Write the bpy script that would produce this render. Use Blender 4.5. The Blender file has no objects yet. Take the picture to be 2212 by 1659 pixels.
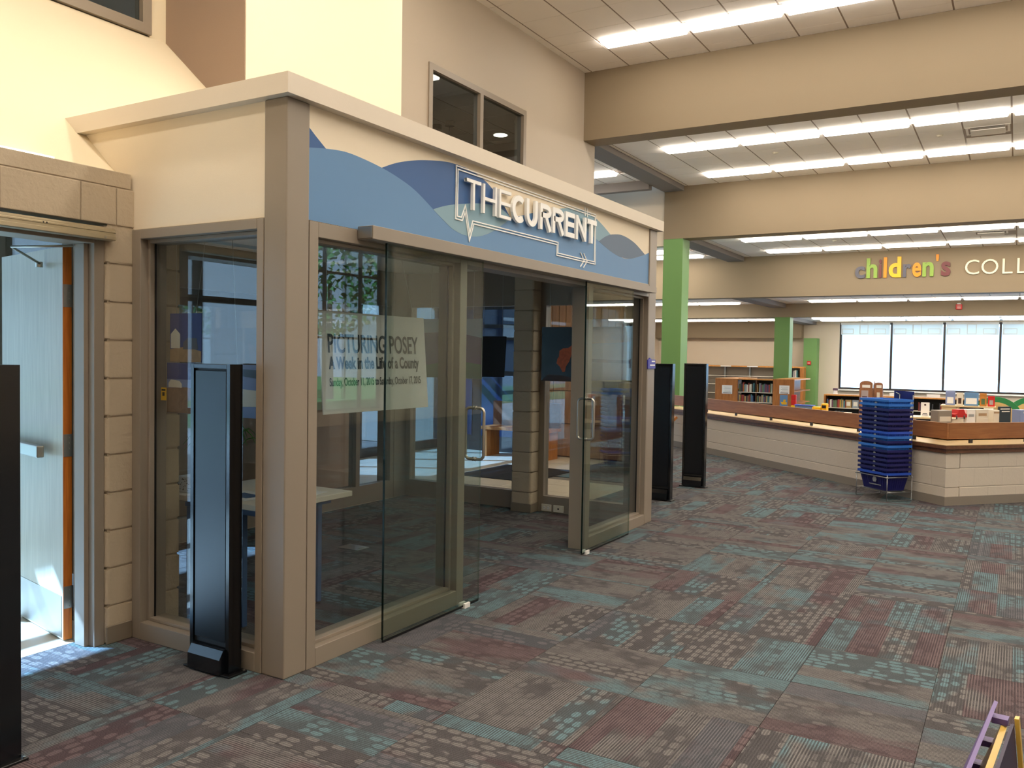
import bpy, bmesh, math, random
from mathutils import Vector, Matrix, Euler
random.seed(7)
R = math.radians
SC = bpy.context.scene
COL = SC.collection

# ------------------------------------------------------------------ camera
cam_d = bpy.data.cameras.new('camera')
cam = bpy.data.objects.new('camera', cam_d)
COL.objects.link(cam)
cam_d.sensor_width = 36.0
cam_d.lens = 36.0 * 1845.6 / 2212.0
cam_d.clip_start = 0.05
cam_d.clip_end = 300
_yaw, _pit, _rol = R(30.5368), R(-1.9283), R(0.9115)
_d = Vector((math.cos(_pit) * math.cos(_yaw), math.cos(_pit) * math.sin(_yaw), math.sin(_pit)))
_r = Vector((math.sin(_yaw), -math.cos(_yaw), 0))
_u = _r.cross(_d)
_r2 = _r * math.cos(_rol) + _u * math.sin(_rol)
_u2 = _u * math.cos(_rol) - _r * math.sin(_rol)
_m = Matrix((_r2, _u2, -_d)).transposed().to_4x4()
_m.translation = Vector((-2.951, -2.992, 1.581))
cam.matrix_world = _m
SC.camera = cam

# ------------------------------------------------------------------ world, sun, exposure
SC.view_settings.view_transform = 'Standard'
SC.view_settings.look = 'None'
SC.view_settings.gamma = 1.0
SC.view_settings.exposure = 0.0
SC.view_settings.use_curve_mapping = False
world = bpy.data.worlds.new('sky')
SC.world = world
world.use_nodes = True
_bg = world.node_tree.nodes['Background']
_bg.inputs[0].default_value = (0.46, 0.71, 1.0, 1)
_bg.inputs[1].default_value = 3.4
SUN_EL, SUN_H = R(38), Vector((0.485, -0.875, 0)).normalized()
sun_d = bpy.data.lights.new('sun', 'SUN')
sun_d.energy = 48.0
sun_d.angle = R(0.6)
sun_d.color = (0.36, 0.62, 1.0)
sun = bpy.data.objects.new('sun', sun_d)
COL.objects.link(sun)
sun.location = (-10, 20, 15)
_sd = Vector((SUN_H.x * math.cos(SUN_EL), SUN_H.y * math.cos(SUN_EL), -math.sin(SUN_EL)))
sun.rotation_euler = _sd.to_track_quat('-Z', 'Y').to_euler()
SC.cycles.max_bounces = 6
SC.cycles.adaptive_threshold = 0.04
SC.cycles.diffuse_bounces = 4
SC.cycles.glossy_bounces = 3
SC.cycles.transparent_max_bounces = 14
SC.cycles.sample_clamp_indirect = 6.0
SC.cycles.caustics_reflective = False
SC.cycles.caustics_refractive = False
LAMP = 18.5            # radiance of the fluorescent lenses
LAMP_COL = (1.0, 0.90, 0.765)

# ------------------------------------------------------------------ materials
def lin(c):
    o = []
    for v in c:
        v = v / 255.0
        o.append(v / 12.92 if v <= 0.04045 else ((v + 0.055) / 1.055) ** 2.4)
    return (o[0], o[1], o[2], 1.0)

M = {}
def mat(name, rgb, rough=0.6, metal=0.0, bump=0.0, bscale=60.0, vary=0.0, vscale=3.0, spec=0.5, coat=0.0):
    if name in M:
        return M[name]
    m = bpy.data.materials.new(name)
    m.use_nodes = True
    nt = m.node_tree
    b = nt.nodes['Principled BSDF']
    col = lin(rgb)
    b.inputs['Base Color'].default_value = col
    b.inputs['Roughness'].default_value = rough
    b.inputs['Metallic'].default_value = metal
    b.inputs['Specular IOR Level'].default_value = spec
    b.inputs['Coat Weight'].default_value = coat
    tc = nt.nodes.new('ShaderNodeTexCoord')
    if bump > 0:
        n = nt.nodes.new('ShaderNodeTexNoise')
        n.inputs['Scale'].default_value = bscale
        n.inputs['Detail'].default_value = 3
        nt.links.new(tc.outputs['Object'], n.inputs['Vector'])
        bp = nt.nodes.new('ShaderNodeBump')
        bp.inputs['Strength'].default_value = bump
        bp.inputs['Distance'].default_value = 0.01
        nt.links.new(n.outputs['Fac'], bp.inputs['Height'])
        nt.links.new(bp.outputs['Normal'], b.inputs['Normal'])
    if vary > 0:
        n2 = nt.nodes.new('ShaderNodeTexNoise')
        n2.inputs['Scale'].default_value = vscale
        n2.inputs['Detail'].default_value = 4
        nt.links.new(tc.outputs['Object'], n2.inputs['Vector'])
        mx = nt.nodes.new('ShaderNodeMix')
        mx.data_type = 'RGBA'
        mx.inputs['A'].default_value = [max(0, c * (1 - vary)) for c in col[:3]] + [1]
        mx.inputs['B'].default_value = [min(1, c * (1 + vary)) for c in col[:3]] + [1]
        nt.links.new(n2.outputs['Fac'], mx.inputs['Factor'])
        nt.links.new(mx.outputs['Result'], b.inputs['Base Color'])
    M[name] = m
    return m

def emit(name, rgb, strength):
    m = bpy.data.materials.new(name)
    m.use_nodes = True
    nt = m.node_tree
    nt.nodes.clear()
    e = nt.nodes.new('ShaderNodeEmission')
    e.inputs[0].default_value = (rgb[0], rgb[1], rgb[2], 1)
    e.inputs[1].default_value = strength
    o = nt.nodes.new('ShaderNodeOutputMaterial')
    nt.links.new(e.outputs[0], o.inputs[0])
    M[name] = m
    return m

def glass(name, tint, f0=0.04, rough=0.0):
    m = bpy.data.materials.new(name)
    m.use_nodes = True
    nt = m.node_tree
    nt.nodes.clear()
    lw = nt.nodes.new('ShaderNodeLayerWeight')
    lw.inputs['Blend'].default_value = 0.5
    p = nt.nodes.new('ShaderNodeMath'); p.operation = 'POWER'; p.inputs[1].default_value = 5
    s = nt.nodes.new('ShaderNodeMath'); s.operation = 'MULTIPLY_ADD'
    s.inputs[1].default_value = 1 - f0; s.inputs[2].default_value = f0
    t = nt.nodes.new('ShaderNodeBsdfTransparent'); t.inputs[0].default_value = (*tint, 1)
    g = nt.nodes.new('ShaderNodeBsdfGlossy'); g.inputs['Roughness'].default_value = rough
    mx = nt.nodes.new('ShaderNodeMixShader')
    o = nt.nodes.new('ShaderNodeOutputMaterial')
    nt.links.new(lw.outputs['Facing'], p.inputs[0])
    nt.links.new(p.outputs[0], s.inputs[0])
    nt.links.new(s.outputs[0], mx.inputs[0])
    nt.links.new(t.outputs[0], mx.inputs[1])
    nt.links.new(g.outputs[0], mx.inputs[2])
    nt.links.new(mx.outputs[0], o.inputs[0])
    M[name] = m
    return m

def wood(name, c1, c2, rough=0.45, scale=(1.5, 18, 18), axis='Z'):
    m = bpy.data.materials.new(name)
    m.use_nodes = True
    nt = m.node_tree
    b = nt.nodes['Principled BSDF']
    b.inputs['Roughness'].default_value = rough
    tc = nt.nodes.new('ShaderNodeTexCoord')
    mp = nt.nodes.new('ShaderNodeMapping')
    sc = {'Z': (scale[1], scale[2], scale[0]), 'X': scale, 'Y': (scale[1], scale[0], scale[2])}[axis]
    mp.inputs['Scale'].default_value = sc
    n = nt.nodes.new('ShaderNodeTexNoise')
    n.inputs['Scale'].default_value = 2.0
    n.inputs['Detail'].default_value = 6
    n.inputs['Distortion'].default_value = 1.2
    r = nt.nodes.new('ShaderNodeValToRGB')
    r.color_ramp.elements[0].position = 0.3
    r.color_ramp.elements[0].color = lin(c1)
    r.color_ramp.elements[1].position = 0.7
    r.color_ramp.elements[1].color = lin(c2)
    nt.links.new(tc.outputs['Object'], mp.inputs[0])
    nt.links.new(mp.outputs[0], n.inputs['Vector'])
    nt.links.new(n.outputs['Fac'], r.inputs[0])
    nt.links.new(r.outputs[0], b.inputs['Base Color'])
    M[name] = m
    return m

mat('frame', (146, 134, 120), 0.42, spec=0.5, vary=0.04, vscale=2)
mat('cap', (226, 214, 196), 0.6, bump=0.05, bscale=120)
mat('cream', (240, 226, 202), 0.75, bump=0.06, bscale=150)
mat('slopewall', (236, 222, 192), 0.75, bump=0.06, bscale=90)
mat('creamwall', (246, 238, 212), 0.75, bump=0.06, bscale=90)
mat('greywall', (184, 171, 154), 0.6, bump=0.06, bscale=90)
mat('taupewall', (158, 136, 120), 0.75, bump=0.06, bscale=90)
mat('beam', (140, 124, 101), 0.75, bump=0.05, bscale=80)
mat('beamgrey', (128, 122, 120), 0.75, bump=0.05, bscale=80)
mat('block', (188, 172, 148), 0.65, bump=0.35, bscale=45, vary=0.04, vscale=4)
mat('blockwhite', (214, 202, 186), 0.6, bump=0.12, bscale=45, vary=0.03)
mat('mortar', (176, 160, 138), 0.8, bump=0.3, bscale=90)
mat('mortarwhite', (196, 186, 172), 0.8)
mat('rubberbase', (128, 116, 100), 0.5)
mat('rubbergrey', (142, 132, 120), 0.5)
mat('tilecap', (247, 241, 235), 0.85, bump=0.25, bscale=300, vary=0.02)
mat('tbar', (150, 134, 122), 0.6)
mat('green', (110, 152, 88), 0.55, bump=0.04, bscale=80)
mat('farwall', (214, 200, 180), 0.8, bump=0.1, bscale=20)
mat('black', (16, 16, 18), 0.35)
mat('blackgloss', (12, 15, 20), 0.16, spec=0.7)
mat('blacksatin', (9, 13, 20), 0.30, spec=0.5)
mat('blackmatte', (18, 17, 16), 0.6)
mat('steel', (190, 186, 176), 0.28, metal=1.0)
mat('satin', (170, 166, 158), 0.38, metal=1.0)
mat('alum', (200, 190, 165), 0.35, metal=0.9)
mat('white', (236, 234, 230), 0.5)
mat('offwhite', (222, 214, 198), 0.6)
mat('paper', (240, 240, 238), 0.7)
mat('ink', (38, 52, 62), 0.7)
mat('bronze', (44, 38, 36), 0.4)
mat('doorpane', (40, 54, 84), 0.08, spec=1.0)
mat('red', (196, 30, 26), 0.4)
mat('bluesign', (70, 66, 170), 0.45)
mat('purple', (112, 92, 150), 0.45)
mat('gold', (226, 186, 84), 0.3)
mat('darkpurple', (46, 34, 66), 0.5)
mat('navy', (22, 24, 96), 0.4, spec=0.5)
mat('royal', (34, 78, 190), 0.4)
mat('skyblue', (44, 112, 205), 0.4)
mat('wire', (150, 150, 150), 0.35, metal=0.9)
mat('tableblue', (78, 104, 146), 0.45)
mat('tabletop', (234, 226, 210), 0.4)
mat('concrete', (176, 172, 164), 0.8, vary=0.1)
mat('floortile', (206, 194, 172), 0.35, vary=0.05, vscale=2)
mat('grout', (110, 102, 92), 0.8)
mat('paving', (232, 231, 226), 0.8)
mat('asphalt', (120, 120, 122), 0.9, vary=0.15)
mat('grass', (86, 124, 50), 0.9, vary=0.25)
mat('leaf', (64, 110, 40), 0.7, vary=0.3)
mat('autumn', (176, 84, 58), 0.7, vary=0.3)
mat('bark', (84, 66, 52), 0.9)
mat('mural_light', (98, 140, 184), 0.55)
mat('mural_mid', (56, 96, 150), 0.55)
mat('mural_pale', (130, 164, 180), 0.55)
mat('mural_slate', (88, 108, 132), 0.55)
mat('letterwhite', (250, 249, 246), 0.45)
mat('ledge', (222, 196, 150), 0.35)
wood('maple', (168, 160, 142), (186, 178, 160), 0.4, (1.0, 16, 16), 'Z')
wood('oakedge', (176, 92, 22), (206, 122, 36), 0.4, (2, 30, 30), 'Z')
wood('oak', (150, 92, 42), (186, 122, 62), 0.4, (1.2, 14, 14), 'Z')
wood('oakrail', (134, 84, 44), (158, 104, 58), 0.4, (1.2, 14, 14), 'X')
wood('oakdark', (96, 62, 40), (120, 80, 52), 0.4, (1.2, 14, 14), 'X')
wood('shelfwood', (190, 126, 58), (218, 156, 84), 0.4, (1.2, 14, 14), 'X')
wood('panelwood', (150, 104, 66), (178, 128, 84), 0.45, (1.2, 12, 12), 'Z')
wood('kioskwood', (130, 88, 60), (160, 110, 78), 0.45, (1.2, 12, 12), 'Z')
glass('glass', (0.88, 0.90, 0.90), 0.075)
glass('glassbronze', (0.50, 0.54, 0.58), 0.06)
glass('glassdoor', (0.84, 0.89, 0.86), 0.06)
glass('glassdark', (0.80, 0.86, 0.90), 0.05)
mat('glassedge', (10, 30, 26), 0.2)
emit('lamp', LAMP_COL, LAMP)
emit('lampcool', (0.95, 0.92, 0.86), 10.0)
emit('cove', (1.0, 0.86, 0.62), 9.0)
emit('downlight', (1.0, 0.86, 0.6), 8.0)

def carpet_material():
    m = bpy.data.materials.new('carpet')
    m.use_nodes = True
    nt = m.node_tree
    b = nt.nodes['Principled BSDF']
    b.inputs['Roughness'].default_value = 0.95
    b.inputs['Specular IOR Level'].default_value = 0.1
    N, L = nt.nodes, nt.links
    def math_(op, a, c=None, d=None):
        n = N.new('ShaderNodeMath'); n.operation = op
        for i, v in enumerate((a, c, d)):
            if v is None:
                continue
            if isinstance(v, (int, float)):
                n.inputs[i].default_value = v
            else:
                L.new(v, n.inputs[i])
        return n.outputs[0]
    uv = N.new('ShaderNodeUVMap'); uv.uv_map = 'tile'
    oi = N.new('ShaderNodeObjectInfo')
    at = N.new('ShaderNodeAttribute'); at.attribute_name = 'seed'
    seed = math_('ADD', math_('MULTIPLY', oi.outputs['Random'], 37.0), at.outputs['Fac'])
    sx = N.new('ShaderNodeSeparateXYZ'); L.new(uv.outputs[0], sx.inputs[0])
    u, v = sx.outputs[0], sx.outputs[1]
    def white(a, c, w):
        cb = N.new('ShaderNodeCombineXYZ')
        for i, q in enumerate((a, c, w)):
            if isinstance(q, (int, float)):
                cb.inputs[i].default_value = q
            else:
                L.new(q, cb.inputs[i])
        wn = N.new('ShaderNodeTexWhiteNoise'); wn.noise_dimensions = '3D'
        L.new(cb.outputs[0], wn.inputs['Vector'])
        return wn.outputs['Value']
    def noise(scale, su, sv, off):
        cb = N.new('ShaderNodeCombineXYZ')
        L.new(math_('MULTIPLY', u, su), cb.inputs[0])
        L.new(math_('MULTIPLY', v, sv), cb.inputs[1])
        L.new(math_('ADD', seed, off), cb.inputs[2])
        n = N.new('ShaderNodeTexNoise'); n.inputs['Scale'].default_value = scale
        n.inputs['Detail'].default_value = 2
        L.new(cb.outputs[0], n.inputs['Vector'])
        return n.outputs['Fac']
    def smooth(x, a, c):
        mr = N.new('ShaderNodeMapRange'); mr.interpolation_type = 'SMOOTHSTEP'
        mr.inputs[1].default_value = a; mr.inputs[2].default_value = c
        L.new(x, mr.inputs[0])
        return mr.outputs[0]
    def mix(f, a, c):
        n = N.new('ShaderNodeMix'); n.data_type = 'RGBA'
        L.new(f, n.inputs['Factor'])
        for k, q in (('A', a), ('B', c)):
            if isinstance(q, tuple):
                n.inputs[k].default_value = q
            else:
                L.new(q, n.inputs[k])
        return n.outputs['Result']
    # fine tufted lines along u
    lines = smooth(math_('SINE', math_('MULTIPLY', v, 2 * math.pi / 0.0127)), -0.2, 0.5)
    # rows of rounded dashes
    px, py = 0.072, 0.046
    wob = math_('MULTIPLY_ADD', noise(46.0, 1, 1, 15.0), 0.020, -0.010)
    wob2 = math_('MULTIPLY_ADD', noise(40.0, 1, 1, 25.0), 0.016, -0.008)
    cu = math_('DIVIDE', math_('ADD', u, wob), px); cv = math_('DIVIDE', math_('ADD', v, wob2), py)
    iv = math_('FLOOR', cv)
    cu = math_('ADD', cu, math_('MULTIPLY', white(iv, 3.0, seed), 1.0))
    iu = math_('FLOOR', cu)
    fu = math_('SUBTRACT', math_('SUBTRACT', cu, iu), 0.5)
    fv = math_('SUBTRACT', math_('SUBTRACT', cv, iv), 0.5)
    rnd = white(iu, iv, seed)
    r2 = math_('ADD', math_('POWER', math_('ABSOLUTE', math_('MULTIPLY', fu, 2.15)), 2.4),
               math_('POWER', math_('ABSOLUTE', math_('MULTIPLY', fv, 2.45)), 2.4))
    blob = math_('SUBTRACT', 1.0, smooth(r2, 0.55, 1.15))
    # bands across the tile, each with its own content
    band = math_('FLOOR', math_('MULTIPLY', math_('ADD', v, math_('MULTIPLY', white(1.0, 2.0, seed), 0.2)), 6.2))
    bandr = white(band, 7.0, seed)
    bandc = white(band, 11.0, seed)
    soft = noise(4.0, 1.0, 1.6, 1.3)
    has_blob = smooth(math_('ADD', math_('MULTIPLY', rnd, 0.55), math_('MULTIPLY', soft, 0.55)), 0.47, 0.5)
    dots = math_('MULTIPLY', blob, has_blob)
    striped = smooth(math_('ADD', math_('MULTIPLY', bandr, 0.6), math_('MULTIPLY', noise(5.0, 0.6, 2.2, 8.1), 0.5)), 0.42, 0.56)
    light = math_('MAXIMUM', math_('MULTIPLY', dots, math_('SUBTRACT', 1.0, math_('MULTIPLY', striped, 0.45))),
                  math_('MULTIPLY', math_('MULTIPLY', lines, striped), smooth(soft, 0.34, 0.56)))
    teal_f = smooth(math_('ADD', math_('MULTIPLY', bandc, 0.55), math_('MULTIPLY', noise(3.2, 1.2, 1.6, 5.0), 0.6)), 0.60, 0.72)
    red_f = smooth(math_('ADD', math_('MULTIPLY', white(band, 19.0, seed), 0.7), math_('MULTIPLY', noise(2.6, 0.8, 1.8, 9.0), 0.5)), 0.76, 0.84)
    base = mix(noise(14.0, 1, 1, 3.0), lin((70, 67, 68)), lin((91, 88, 89)))
    base = mix(math_('MULTIPLY', red_f, 0.72), base, lin((80, 62, 66)))
    base = mix(math_('MULTIPLY', teal_f, 0.33), base, lin((76, 102, 108)))
    hi = mix(teal_f, lin((132, 128, 125)), lin((110, 142, 150)))
    hi = mix(math_('MULTIPLY', red_f, 0.75), hi, lin((112, 92, 94)))
    fine = math_('MULTIPLY_ADD', lines, 0.55, 0.45)
    base = mix(math_('MULTIPLY', math_('SUBTRACT', 1.0, lines), 0.36), base, lin((50, 48, 52)))
    col = mix(math_('MULTIPLY', math_('MULTIPLY', light, fine), 0.66), base, hi)
    fuzz = N.new('ShaderNodeTexNoise'); fuzz.inputs['Scale'].default_value = 260; fuzz.inputs['Detail'].default_value = 2
    tc = N.new('ShaderNodeTexCoord'); L.new(tc.outputs['Object'], fuzz.inputs['Vector'])
    fz = math_('MULTIPLY_ADD', fuzz.outputs['Fac'], 2.0, 0.05)
    mm = N.new('ShaderNodeMix'); mm.data_type = 'RGBA'; mm.blend_type = 'MULTIPLY'
    mm.inputs['Factor'].default_value = 1.0
    L.new(col, mm.inputs['A']); L.new(fz, mm.inputs['B'])
    L.new(mm.outputs['Result'], b.inputs['Base Color'])
    M['carpet'] = m
carpet_material()

# ------------------------------------------------------------------ building helpers
WL = {}
def wloc(o):
    return WL[o.name] if o is not None else Vector((0, 0, 0))

def tag(o, label=None, cat=None, group=None, kind=None):
    if label: o['label'] = label
    if cat: o['category'] = cat
    if group: o['group'] = group
    if kind: o['kind'] = kind
    return o

def link(name, data, parent=None, at=(0, 0, 0)):
    o = bpy.data.objects.new(name, data)
    COL.objects.link(o)
    at = Vector(at)
    if parent is not None:
        o.parent = parent
        o.location = at - wloc(parent)
    else:
        o.location = at
    WL[o.name] = at
    return o

def thing(name, at, label, cat, group=None, kind=None):
    o = link(name, None, None, at)
    o.empty_display_size = 0.1
    return tag(o, label, cat, group, kind)

def setm(me, m):
    me.materials.append(M[m] if isinstance(m, str) else m)
    return me

def finish(bm, name, m, smooth=False):
    me = bpy.data.meshes.new(name)
    bm.normal_update()
    bm.to_mesh(me)
    bm.free()
    setm(me, m)
    if smooth:
        for p in me.polygons:
            p.use_smooth = True
    return me

def box_mesh(name, dx, dy, dz, m, bevel=0.0, seg=1):
    bm = bmesh.new()
    bmesh.ops.create_cube(bm, size=1.0)
    for v in bm.verts:
        v.co.x *= dx; v.co.y *= dy; v.co.z *= dz
    if bevel > 0:
        bmesh.ops.bevel(bm, geom=bm.edges[:], offset=bevel, segments=seg, affect='EDGES', profile=0.5)
    return finish(bm, name, m)

def course_mesh(name, dx, dy, dz, m, bevel):
    bm = bmesh.new()
    bmesh.ops.create_cube(bm, size=1.0)
    for v in bm.verts:
        v.co.x *= dx; v.co.y *= dy; v.co.z *= dz
    es = [e for e in bm.edges if abs(e.verts[0].co.x - e.verts[1].co.x) > dx * 0.5]
    bmesh.ops.bevel(bm, geom=es, offset=bevel, segments=2, affect='EDGES', profile=0.5)
    return finish(bm, name, m)

def box(name, x0, x1, y0, y1, z0, z1, m, parent=None, bevel=0.0, seg=1, rz=0.0):
    me = box_mesh(name, abs(x1 - x0), abs(y1 - y0), abs(z1 - z0), m, bevel, seg)
    o = link(name, me, parent, ((x0 + x1) / 2, (y0 + y1) / 2, (z0 + z1) / 2))
    if rz: o.rotation_euler.z = rz
    return o

def mesh_at(name, verts, faces, m, parent=None, at=None, smooth=False):
    at = Vector(at if at is not None else sum((Vector(v) for v in verts), Vector()) / len(verts))
    me = bpy.data.meshes.new(name)
    me.from_pydata([tuple(Vector(v) - at) for v in verts], [], faces)
    bm = bmesh.new(); bm.from_mesh(me)
    bmesh.ops.recalc_face_normals(bm, faces=bm.faces[:])
    bm.to_mesh(me); bm.free()
    setm(me, m)
    if smooth:
        for p in me.polygons: p.use_smooth = True
    return link(name, me, parent, at)

def prism(name, pts, axis, d0, d1, m, parent=None):
    """pts in the plane normal to axis ('x': (y,z), 'y': (x,z), 'z': (x,y)), extruded d0..d1."""
    f = {'x': lambda p, d: (d, p[0], p[1]), 'y': lambda p, d: (p[0], d, p[1]), 'z': lambda p, d: (p[0], p[1], d)}[axis]
    n = len(pts)
    vs = [f(p, d0) for p in pts] + [f(p, d1) for p in pts]
    fs = [list(range(n)), list(range(2 * n - 1, n - 1, -1))]
    for i in range(n):
        j = (i + 1) % n
        fs.append([i, n + i, n + j, j])
    return mesh_at(name, vs, fs, m, parent)

def tube(name, pts, r, m, parent=None, sides=8, closed=False):
    pts = [Vector(p) for p in pts]
    n = len(pts)
    rings = []
    prev = None
    for i, p in enumerate(pts):
        if closed:
            t = (pts[(i + 1) % n] - pts[i - 1]).normalized()
        else:
            t = (pts[min(i + 1, n - 1)] - pts[max(i - 1, 0)]).normalized()
        if prev is None:
            a = Vector((0, 0, 1)) if abs(t.z) < 0.9 else Vector((1, 0, 0))
        else:
            a = prev
        x = (a - t * a.dot(t)).normalized()
        prev = x
        y = t.cross(x)
        rings.append([p + x * (r * math.cos(2 * math.pi * k / sides)) + y * (r * math.sin(2 * math.pi * k / sides)) for k in range(sides)])
    vs = [v for q in rings for v in q]
    fs = []
    for i in range(n if closed else n - 1):
        j = (i + 1) % n
        for k in range(sides):
            l = (k + 1) % sides
            fs.append([i * sides + k, i * sides + l, j * sides + l, j * sides + k])
    if not closed:
        fs.append(list(range(sides))); fs.append(list(range((n - 1) * sides, n * sides))[::-1])
    return mesh_at(name, vs, fs, m, parent, smooth=True)

def cyl(name, c, r, h, m, parent=None, axis='z', sides=20, r2=None):
    r2 = r if r2 is None else r2
    vs = []
    for rr, d in ((r, 0), (r2, h)):
        for k in range(sides):
            a = 2 * math.pi * k / sides
            p = (rr * math.cos(a), rr * math.sin(a), d)
            if axis == 'x': p = (p[2], p[0], p[1])
            if axis == 'y': p = (p[0], p[2], p[1])
            vs.append((c[0] + p[0], c[1] + p[1], c[2] + p[2]))
    fs = [list(range(sides))[::-1], list(range(sides, 2 * sides))]
    for k in range(sides):
        l = (k + 1) % sides
        fs.append([k, l, sides + l, sides + k])
    return mesh_at(name, vs, fs, m, parent)

def text_mesh(s, w, h, depth, bold=0.0):
    """mesh of a string, fitted to w x h in local (x, y), extruded along local z 0..depth"""
    cu = bpy.data.curves.new('text', 'FONT')
    cu.body = s
    cu.extrude = 0.5
    cu.offset = bold
    cu.resolution_u = 4
    o = bpy.data.objects.new('text', cu)
    COL.objects.link(o)
    dg = bpy.context.evaluated_depsgraph_get()
    me = bpy.data.meshes.new_from_object(o.evaluated_get(dg))
    bpy.data.objects.remove(o); bpy.data.curves.remove(cu)
    xs = [v.co.x for v in me.vertices]; ys = [v.co.y for v in me.vertices]
    x0, x1, y0, y1 = min(xs), max(xs), min(ys), max(ys)
    for v in me.vertices:
        v.co.x = (v.co.x - x0) / (x1 - x0) * w
        v.co.y = (v.co.y - y0) / (y1 - y0) * h
        v.co.z = (v.co.z + 0.5) * depth
    return me

def text(name, s, origin, right, up, w, h, depth, m, parent=None, bold=0.0):
    me = text_mesh(s, w, h, depth, bold)
    me.materials.clear(); setm(me, m)
    o = link(name, me, parent, origin)
    right = Vector(right).normalized(); up = Vector(up).normalized(); nrm = right.cross(up)
    o.rotation_euler = Matrix((right, up, nrm)).transposed().to_euler()
    return o

def ribbon(name, pts, w, axis, d0, d1, m, parent=None, closed=False):
    """mitred ribbon of width w along 2D pts, extruded"""
    P = [Vector(p) for p in pts]
    n = len(P)
    l, r = [], []
    for i in range(n):
        if closed or 0 < i < n - 1:
            a = (P[i] - P[i - 1]).normalized(); b = (P[(i + 1) % n] - P[i]).normalized()
        elif i == 0:
            a = b = (P[1] - P[0]).normalized()
        else:
            a = b = (P[-1] - P[-2]).normalized()
        na = Vector((-a.y, a.x)); nb = Vector((-b.y, b.x))
        mm = (na + nb)
        mm = na if mm.length < 1e-4 else mm.normalized()
        k = w / 2 / max(0.35, mm.dot(na))
        l.append(P[i] + mm * k); r.append(P[i] - mm * k)
    f = {'x': lambda p, d: (d, p[0], p[1]), 'y': lambda p, d: (p[0], d, p[1])}[axis]
    vs = [f(p, d) for d in (d0, d1) for p in l + r]
    fs = []
    for i in range(n if closed else n - 1):
        j = (i + 1) % n
        fs += [[i, j, n + j, n + i], [2 * n + i, 3 * n + i, 3 * n + j, 2 * n + j],
               [i, 2 * n + i, 2 * n + j, j], [n + i, n + j, 3 * n + j, 3 * n + i]]
    return mesh_at(name, vs, fs, m, parent)

def struct(o, label, cat):
    return tag(o, label, cat, kind='structure')

def copy_tree(o, parent=None):
    c = o.copy()
    COL.objects.link(c)
    if parent is not None: c.parent = parent
    for ch in o.children: copy_tree(ch, c)
    return c

def hill(pts, n=6):
    """smooth 2D polyline (Catmull-Rom)"""
    out = []
    P = [pts[0]] + list(pts) + [pts[-1]]
    for i in range(1, len(P) - 2):
        a, b, c, d = (Vector(q) for q in P[i - 1:i + 3])
        for k in range(n):
            t = k / n
            out.append(0.5 * ((2 * b) + (c - a) * t + (2 * a - 5 * b + 4 * c - d) * t * t + (3 * b - a - 3 * c + d) * t ** 3))
    out.append(Vector(pts[-1]))
    return out

# ------------------------------------------------------------------ view test (which pieces the photograph shows)
def proj(p):
    v = Vector(p) - _m.translation
    w = v.dot(_d)
    if w <= 0.05: return None
    return (1106 + 1845.6 * v.dot(_r2) / w, 829.5 - 1845.6 * v.dot(_u2) / w, w)
def in_view(p, mrg=90):
    q = proj(p)
    return q is not None and -mrg < q[0] < 2212 + mrg and -mrg < q[1] < 1659 + mrg

# ------------------------------------------------------------------ floor with carpet tiles
CP0 = Vector((7.54, -2.355))                    # counter's outer corner
CA, CB = Vector((0.670, 0.742)), Vector((0.742, -0.670))   # along its long and its short front
CN1, CN2 = Vector((-0.742, 0.670)), Vector((-0.670, -0.742))
TS = 0.6096
floor = struct(box('floor', -5.6, 27, -9.6, 8.3, -0.25, -0.009, 'grout'), 'patterned carpet tile floor of the library hall', 'floor')
def tile_uv(me, uvs):
    l = me.uv_layers.new(name='tile')
    for i, q in enumerate(uvs): l.data[i].uv = q
def carpet_mesh(x0, x1, y0, y1, cx, cy, k):
    """one slab piece, coordinates relative to its cell centre"""
    bm = bmesh.new()
    vs = [bm.verts.new((x, y, z)) for z in (-0.009, 0.0) for x, y in ((x0, y0), (x1, y0), (x1, y1), (x0, y1))]
    for f in ((4, 5, 6, 7), (0, 1, 5, 4), (1, 2, 6, 5), (2, 3, 7, 6), (3, 0, 4, 7)):
        bm.faces.new([vs[i] for i in f])
    me = finish(bm, 'carpet_tile', 'carpet')
    rot = [(1, 0), (0, 1), (-1, 0), (0, -1)][k]
    uv = []
    for p in me.polygons:
        for vi in p.vertices:
            c = me.vertices[vi].co
            uv.append((c.x * rot[0] + c.y * rot[1] + 0.31, -c.x * rot[1] + c.y * rot[0] + 0.31))
    tile_uv(me, uv)
    return me
carpet_rects = [(-5.5, 0.0, -9.5, 1.33), (0.0, 4.8, -9.5, 2.86), (4.8, 7.0, -9.5, 1.0), (7.0, 9.15, -9.5, 2.29), (9.15, 26.9, -9.5, 8.2)]
GAP = 0.0012
full = [carpet_mesh(-TS / 2 + GAP, TS / 2 - GAP, -TS / 2 + GAP, TS / 2 - GAP, 0, 0, k) for k in range(4)]
cells = []
for i in range(-12, 46):
    for j in range(-14, 18):
        x0, y0 = 1.33 + i * TS, -1.475 + j * TS
        for rx0, rx1, ry0, ry1 in carpet_rects:
            a, b_, c, d_ = max(x0, rx0), min(x0 + TS, rx1), max(y0, ry0), min(y0 + TS, ry1)
            if b_ - a > 0.02 and d_ - c > 0.02:
                cells.append((x0 + TS / 2, y0 + TS / 2, a, b_, c, d_))
def shown(c):
    p = Vector(((c[2] + c[3]) / 2, (c[4] + c[5]) / 2))
    r = p - CP0
    if r.dot(CN1) < -0.1 and r.dot(CN2) < -0.1: return None
    q = proj((p.x, p.y, 0))
    if q is None or not in_view((p.x, p.y, 0), 160): return None
    if p.x > 9.3 and p.y > 2.2 + 0: return None
    return q[2]
vis = sorted([(shown(c), c) for c in cells if shown(c) is not None])
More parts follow.
